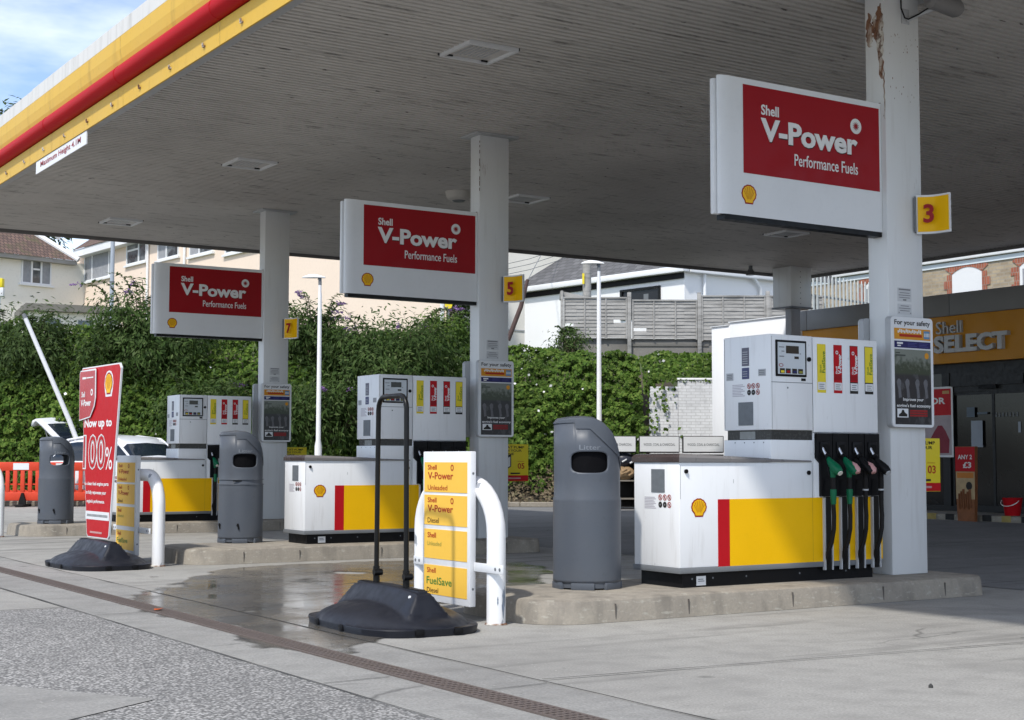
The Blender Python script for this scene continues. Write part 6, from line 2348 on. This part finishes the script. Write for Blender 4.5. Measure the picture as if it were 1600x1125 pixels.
# flat roofed garage between the two houses
og = bgp(-17.5, 60, 5)
t = thing('flat_roofed_garage', 'low flat roofed garage in front of the cream house', 'garage', og)
fgar = bgfr(-19.5, 59.0, -16.2, 60.5)
b = B(og)
b.box(0, -4, 4, fgar.len, 0, 7.05, 0, 0, fgar)
b.build('wall', CREAM, t, smooth=0)
b = B(og)
b.box(-.2, -4.1, 7.06, fgar.len + .2, .3, 7.35, 0, 0, fgar)
b.build('roof', paint('felt_grey', (.20, .19, .17), .8, .4), t, smooth=0)
for s_ in (.6, 1.9):
    b = B(og)
    b.box(s_, 0, 6.2, s_ + .6, .04, 6.75, 0, 0, fgar)
    b.build('window', GLASS, t, smooth=0)
t = thing('yellow_lamp', 'small yellow and white box cut by the left border above the dark shrub', 'box', bgp(-14.4, 42, 5))
b = B(bgp(-14.4, 42, 5))
b.box(-.12, -.1, 6.02, .12, .1, 6.28, 0, .02, Fr(bgp(-14.78, 42), RH, -FH))
b.build('yellow_box', LABELYEL, t)
b = B(bgp(-14.4, 42, 5))
b.box(-.15, -.1, 5.75, .15, .1, 6.01, 0, .02, Fr(bgp(-14.78, 42), RH, -FH))
b.tube([bgp(-14.78, 42, 4), bgp(-14.78, 42, 5.75)], .05, 8)
b.build('white_post', SIGNWHITE, t)

# stone terrace beyond the shop, parallel to the shop front
TX = 42.0
og = (TX, 36, 4)
t = thing('stone_terrace', 'stone terrace with red brick arched windows beyond the shop roof', 'house', og)
ft = west(TX)
b = B(og)
b.box(TX, 26, 3, TX + 8, 46, 8.5, 0)
b.build('wall', STONE, t, smooth=0)
b = B(og)
b.box(TX - .16, 25.8, 8.30, TX + .0, 46, 8.52, 0, .02)
b.box(TX - .05, 25.8, 8.1, TX - .001, 46, 8.27, 1)
b.build('eaves', [UPVC, paint('eaves_blue', (.66, .72, .76), .5)], t)
b = B(og)
b.face([(TX - .2, 25.5, 8.53), (TX - .2, 46.3, 8.53), (TX + 4, 46.3, 11.5), (TX + 4, 25.5, 11.5)])
b.build('roof', SLATE, t, smooth=0)
def arched(y0, y1, z0, z1, blind):
    """y0<y1 ; opening with brick arch and quoins"""
    s0, s1 = -y1, -y0
    rise = .22
    def arc(k, r_extra):
        u_ = -1 + 2 * k / 10
        mid = (s0 + s1) / 2
        hw_ = (s1 - s0) / 2 + r_extra
        return (mid + hw_ * u_, z1 - rise * u_ * u_ + r_extra * (1 - .25 * u_ * u_) - .0)
    b = B(og)
    for k in range(10):
        p, q, r_, s_ = arc(k, 0), arc(k + 1, 0), arc(k + 1, .3), arc(k, .3)
        pts = [ft(a, .03, z) for a, z in (p, q, r_, s_)]
        b.face(pts)
    n = int((z1 - rise - z0) / .3)
    for i in range(n + 1):
        wq = .22 if i % 2 else .36
        za = z0 + i * .3
        zb = min(za + .295, z1 - rise)
        if zb <= za: continue
        b.quad(ft, s0 - wq, za, s0, zb, .03)
        b.quad(ft, s1, za, s1 + wq, zb, .03)
    o = b.build('brick_surround', REDBRICK, t, smooth=0)
    b = B(og)
    pts = [ft(s0, .012, z0), ft(s1, .012, z0)] + [ft(a, .012, z) for a, z in (arc(k, 0) for k in range(10, -1, -1))]
    b.face(pts, 0)
    if not blind:
        mid = (s0 + s1) / 2
        b.quad(ft, s0 + .12, z0 + .05, mid - .05, z1 - .3, .02, 1)
        b.quad(ft, mid + .05, z0 + .05, s1 - .12, z1 - .3, .02, 1)
    b.build('window', [UPVC, NETS], t, smooth=0)
arched(34.45, 35.8, 6.7, 8.03, True)
arched(31.62, 32.85, 6.9, 8.0, False)
arched(38.9, 40.1, 6.7, 8.0, False)

# ================================================================== CHARCOAL BUNKERS, BAGS
def bunker(u0, u1, label, text_):
    p = bgp((u0 + u1) / 2, 32.9)
    t = thing('fuel_bunker', label, 'display bunker', p, 0, 'dark bunkers with white header boards by the white wall')
    f = Fr(bgp(u0, 32.6), RH, -FH)
    wd = u1 - u0
    b = B(p)
    b.box(0, -.75, .05, .04, 0, 1.22, 0, 0, f)
    b.box(wd - .04, -.75, .05, wd, 0, 1.22, 0, 0, f)
    b.box(.041, -.75, .05, wd - .041, -.70, 1.22, 0, 0, f)
    b.box(.041, -.699, 1.18, wd - .041, -.05, 1.22, 0, 0, f)
    b.build('cabinet', paint('bunker_dark', (.03, .026, .024), .6, .3), t, smooth=0)
    for z in (.22, .62):
        b = B(p)
        b.box(.045, -.69, z, wd - .045, .0, z + .03, 0, 0, f)
        b.build('shelf', paint('bunker_shelf', (.24, .22, .19), .7, .4, 6), t, smooth=0)
    b = B(p)
    tl = .07
    hf = Fr(bgp(u0, 32.55, 1.26), RH, (-FH + Vector((0, 0, tl))), Vector((0, 0, 1)))
    b.box(.0, -.14, .0, wd, .0, .37, 0, .012, hf)
    b.build('header_box', DARKMETAL, t)
    b = B(p)
    b.quad(hf, .018, .02, wd - .018, .352, .004, 0)
    b.text(hf, text_, .10, .14, wd - .10, .205, .008, 1, .005)
    b.build('header_face', [SIGNWHITE, GREY], t, smooth=0)
bunker(1.86, 2.76, 'charcoal bunker partly hidden by the nearest litter bin, leftmost of the three headers', 'WOOD, COAL & CHARCOAL')
bunker(2.82, 3.72, 'charcoal bunker between two others, its header above the left end of the nearest pump', 'WOOD, COAL & CHARCOAL')
bunker(3.79, 4.70, 'charcoal bunker next to the head of the nearest pump, rightmost of the three headers', 'WOOD, COAL & CHARCOAL')
def bag(u, z, m, label, seed, netted):
    rr = random.Random(seed)
    p = bgp(u, 32.75, z)
    t = thing('fuel_bag', label, 'bag', p, 0, 'bags of fuel in the bunkers')
    b = B()
    rows = []
    for i in range(7):
        tt = i / 6
        rad = (.20 * math.sin(math.pi * (.12 + .76 * tt)) + .02)
        rows.append([b.bm.verts.new((RH * (rad * 1.15 * math.cos(a) * rr.uniform(.9, 1.1)) + FH * (rad * .8 * math.sin(a)) + Vector((0, 0, .30 * tt + rr.uniform(-.01, .01))))) for a in (6.283 * k / 14 for k in range(14))])
    for a_, c_ in zip(rows, rows[1:]):
        for k in range(14):
            b.bm.faces.new((a_[k], a_[(k + 1) % 14], c_[(k + 1) % 14], c_[k]))
    b.bm.faces.new(rows[0]); b.bm.faces.new(rows[-1])
    b.build('sack', m, t, smooth=60)
    b = B()
    for k in range(5 if netted else 2):
        a = rr.uniform(-2.6, -.5)
        q = RH * (.2 * math.cos(a)) + FH * (.165 * math.sin(a))
        b.tube([q + Vector((0, 0, .06 + .03 * k)), q + RH * .1 + Vector((0, 0, .12 + .03 * k))], .028 if netted else .02, 8)
    b.build('logs' if netted else 'bag_tie', WOODLOG if netted else SIGNWHITE, t)
SACKD = paint('sack_dark', (.05, .055, .08), .35, .8, 9)
bag(2.52, .655, WOODLOG, 'pale netted bag of logs on the shelf, seen between bin and nearest pump', 1, True)
bag(2.50, .96, SACKD, 'dark shiny bag lying on top of the log bag beside the litter bin', 2, False)
bag(2.1, .655, SACKD, 'dark bag on the bunker shelf hidden mostly by the nearest litter bin', 3, False)
bag(3.2, .655, WOODLOG, 'netted bag of logs in the middle bunker', 4, True)

# ================================================================== WHITE CAR WITH OPEN BOOT
def make_car():
    # local: x forward along the car, y to its left, z up ; placed along RH (front to the right)
    p = bgp(-10.75, 35.6)
    t = thing('parked_car', 'white car with its boot lid raised, parked behind the farthest pump', 'car', p, -YAW - R(34))
    Lc, hw = 4.4, .90
    # stations: x, bottom z, belt z, roof z, roof half width factor
    st = [(.0, .38, .92, None), (.12, .30, 1.00, None), (.35, .24, 1.04, 1.50), (.7, .22, 1.05, 1.60), (1.2, .22, 1.05, 1.66), (1.8, .22, 1.04, 1.67), (2.4, .22, 1.03, 1.63), (2.75, .22, 1.02, 1.47), (3.15, .22, 1.02, 1.18), (3.45, .22, 1.01, None), (3.9, .24, .94, None), (4.25, .28, .82, None), (4.4, .36, .66, None)]
    b = B()
    rows = []
    for x, z0, zb, zr in st:
        e = hw * (1 - .10 * smooth(3.4, 4.4, x) - .06 * smooth(.4, 0, x) - .28 * smooth(4.1, 4.45, x))
        pts = [(x, 0, z0), (x, e * .82, z0), (x, e * .98, z0 + .18), (x, e, (z0 + zb) / 2 + .05), (x, e * .95, zb)]
        if zr:
            pts += [(x, e * .80, zb + (zr - zb) * .72), (x, e * .66, zr - .03), (x, 0, zr)]
        else:
            pts += [(x, e * .80, zb + .03), (x, e * .5, zb + .045), (x, 0, zb + .05)]
        rows.append(pts)
    for sgn in (1, -1):
        vr = [[b.bm.verts.new((p_[0], p_[1] * sgn, p_[2])) for p_ in r_] for r_ in rows]
        for i in range(len(vr) - 1):
            for k in range(7):
                f = b.bm.faces.new((vr[i][k], vr[i + 1][k], vr[i + 1][k + 1], vr[i][k + 1]))
                x = (st[i][0] + st[i + 1][0]) / 2
                if k == 4 and st[i][3] and st[i + 1][3] and .3 < x < 3.0: f.material_index = 1
                if k == 4 and i in (2, 5): f.material_index = 1
                if k == 6 and 2.6 < x < 3.2 or (k == 5 and 2.75 < x < 3.2): f.material_index = 1
        b.bm.faces.new(vr[0]); b.bm.faces.new(vr[-1])
    bmesh.ops.remove_doubles(b.bm, verts=b.bm.verts, dist=1e-4)
    b.build('body', [CARW, CARGLASS, BLACK], t, smooth=28)
    for sgn in (1, -1):
        b = B()
        for xa, xb in ((1.28, 1.36), (2.05, 2.12)):
            b.box(xa, sgn * .70 - .02, 1.07, xb, sgn * .70 + .1 * sgn + .02, 1.5, 0) if False else None
        b.tube([(.42, sgn * .80, 1.10), (.9, sgn * .70, 1.55), (1.7, sgn * .665, 1.635), (2.45, sgn * .70, 1.56), (3.2, sgn * .84, 1.08)], .03, 8)
        b.build('roof_rail', CARW, t, smooth=60)
        b = B()
        b.tube([(2.72, sgn * .90, 1.10), (2.74, sgn * 1.02, 1.13), (2.72, sgn * 1.14, 1.12)], [.05, .095, .06], 12)
        b.build('mirror', CARW, t, smooth=60)
        for xw in (.78, 3.5):
            b = B()
            y0_, y1_ = sgn * .93, sgn * .70
            b.tube([(xw, y0_ - sgn * .02, .34), (xw, y0_, .34), (xw, y1_, .34)], [.30, .345, .345], 28)
            wh = b.build('wheel', RUBBER, t, smooth=40)
            b = B()
            b.tube([(xw, y0_ + sgn * .004, .34), (xw, y0_ - sgn * .02, .34)], [.20, .22], 20)
            b.build('rim', SILVER, wh, smooth=40)
            b = B()
            b.tube([(xw + .39 * math.cos(R(a)), sgn * .895, .34 + .39 * math.sin(R(a))) for a in range(-10, 191, 20)], .035, 8)
            b.build('wheel_arch', BLACK, t, smooth=60)
        b = B()
        b.tube([(1.55, sgn * .905, .86), (1.72, sgn * .905, .86)], .016, 8)
        b.build('door_handle', CARW, t, smooth=60)
        b = B()
        b.box(-.01, sgn * .68 - .12, .70, .14, sgn * .68 + .12, .92, 0, .03)
        b.build('tail_light', REDTUBE, t)
    # raised boot lid
    b = B()
    hinge = Vector((.5, 0, 1.60))
    prof_ = [(0, 0), (-.25, .16), (-.55, .36), (-.80, .50), (-.93, .46), (-.98, .34)]
    rows = []
    for x, z in prof_:
        rows.append([b.bm.verts.new((hinge.x + x, y, hinge.z + z - .05 * (y / .75) ** 2)) for y in (-.74, -.6, -.3, 0, .3, .6, .74)])
    for i, (a_, c_) in enumerate(zip(rows, rows[1:])):
        for k in range(6):
            f = b.bm.faces.new((a_[k], a_[k + 1], c_[k + 1], c_[k]))
            if i in (0, 1) and 0 < k < 5: f.material_index = 1
    lid = b.build('boot_lid', [CARW, CARGLASS], t, smooth=40, recalc=True)
    md = lid.modifiers.new('thickness', 'SOLIDIFY')
    md.thickness = .07
    b = B()
    b.box(-.02, -.66, .98, .36, .66, 1.42, 0)
    b.build('boot_opening', BLACK, t, smooth=0)
    b = B()
    for sgn in (1, -1):
        b.tube([(.22, sgn * .68, 1.25), (-.08, sgn * .66, 1.86)], .014, 8)
    b.build('boot_strut', GREY, t, smooth=60)
    return t
make_car()

# ================================================================== BARRIERS
def barrier(label, u, v, rz):
    p = bgp(u, v)
    t = thing('plastic_barrier', label, 'barrier', p, -YAW + rz, 'red plastic pedestrian barriers beside the car')
    f = Fr((0, 0, 0), (1, 0, 0), (0, -1, 0))
    W_ = 1.95
    b = B()
    b.box(0, -.03, .82, W_, .03, 1.02, 0, .02, f)
    b.box(0, -.03, .14, W_, .03, .34, 0, .02, f)
    n = 11
    for i in range(n + 1):
        x = (W_ - .07) * i / n
        b.box(x - .012, -.025, .32, x + .082, .025, .84, 0, .012, f)
    for i in range(n):
        x = (W_ - .07) * i / n + .07
        b.face([f(x, .0, .34), f(x + .1, .0, .34), f(x + .1, .0, .36), f(x, .0, .40)])
    b.box(0, -.03, .5, W_, -.012, .53, 0, 0, f)
    b.build('panel', BARR, t)
    b = B()
    for x0_ in (.34, 1.36):
        b.box(x0_, .0305, .845, x0_ + .36, .034, .995, 0, 0, f)
    b.build('reflector', SIGNWHITE, t, smooth=0)
    for x in (.55, 1.6):
        b = B()
        b.prism([(x - .09, 0), (x + .09, 0), (x + .08, .12), (x + .02, .32), (x - .02, .32), (x - .08, .12)], f, .035, .10)
        b.box(x - .09, -.3, 0, x + .09, .3, .06, 0, .01, f)
        b.build('foot', RUBBER, t, smooth=0)
barrier('red plastic barrier with white reflectors at the left border, beside the farthest litter bin', -12.75, 33.6, 0)
barrier('red plastic barrier behind the farthest litter bin, turned towards the car wheel', -10.78, 33.6, R(14))

# far tree above the canopy edge at the left
shrub('far_tree', -27.5, 80, 9.5, 3.2, 12.5, 5200, 'tall loose tree rising beyond the canopy edge at the left border', DARKLEAF, 'tree', 26, False, 31, None, 0, (.35, .6))

# tuck stray bits: stones on the concrete
rr = random.Random(12)
for x, y, r in ((5.6, 4.95, .012),):
    b = B((x, y, 0))
    b.tube([(x, y, .0), (x, y, .012), (x, y, .02)], [r, r * .9, r * .3], 7)
    tag(b.build('pebble', JOINT), 'small dark stone lying on the bare concrete in front', 'stone')
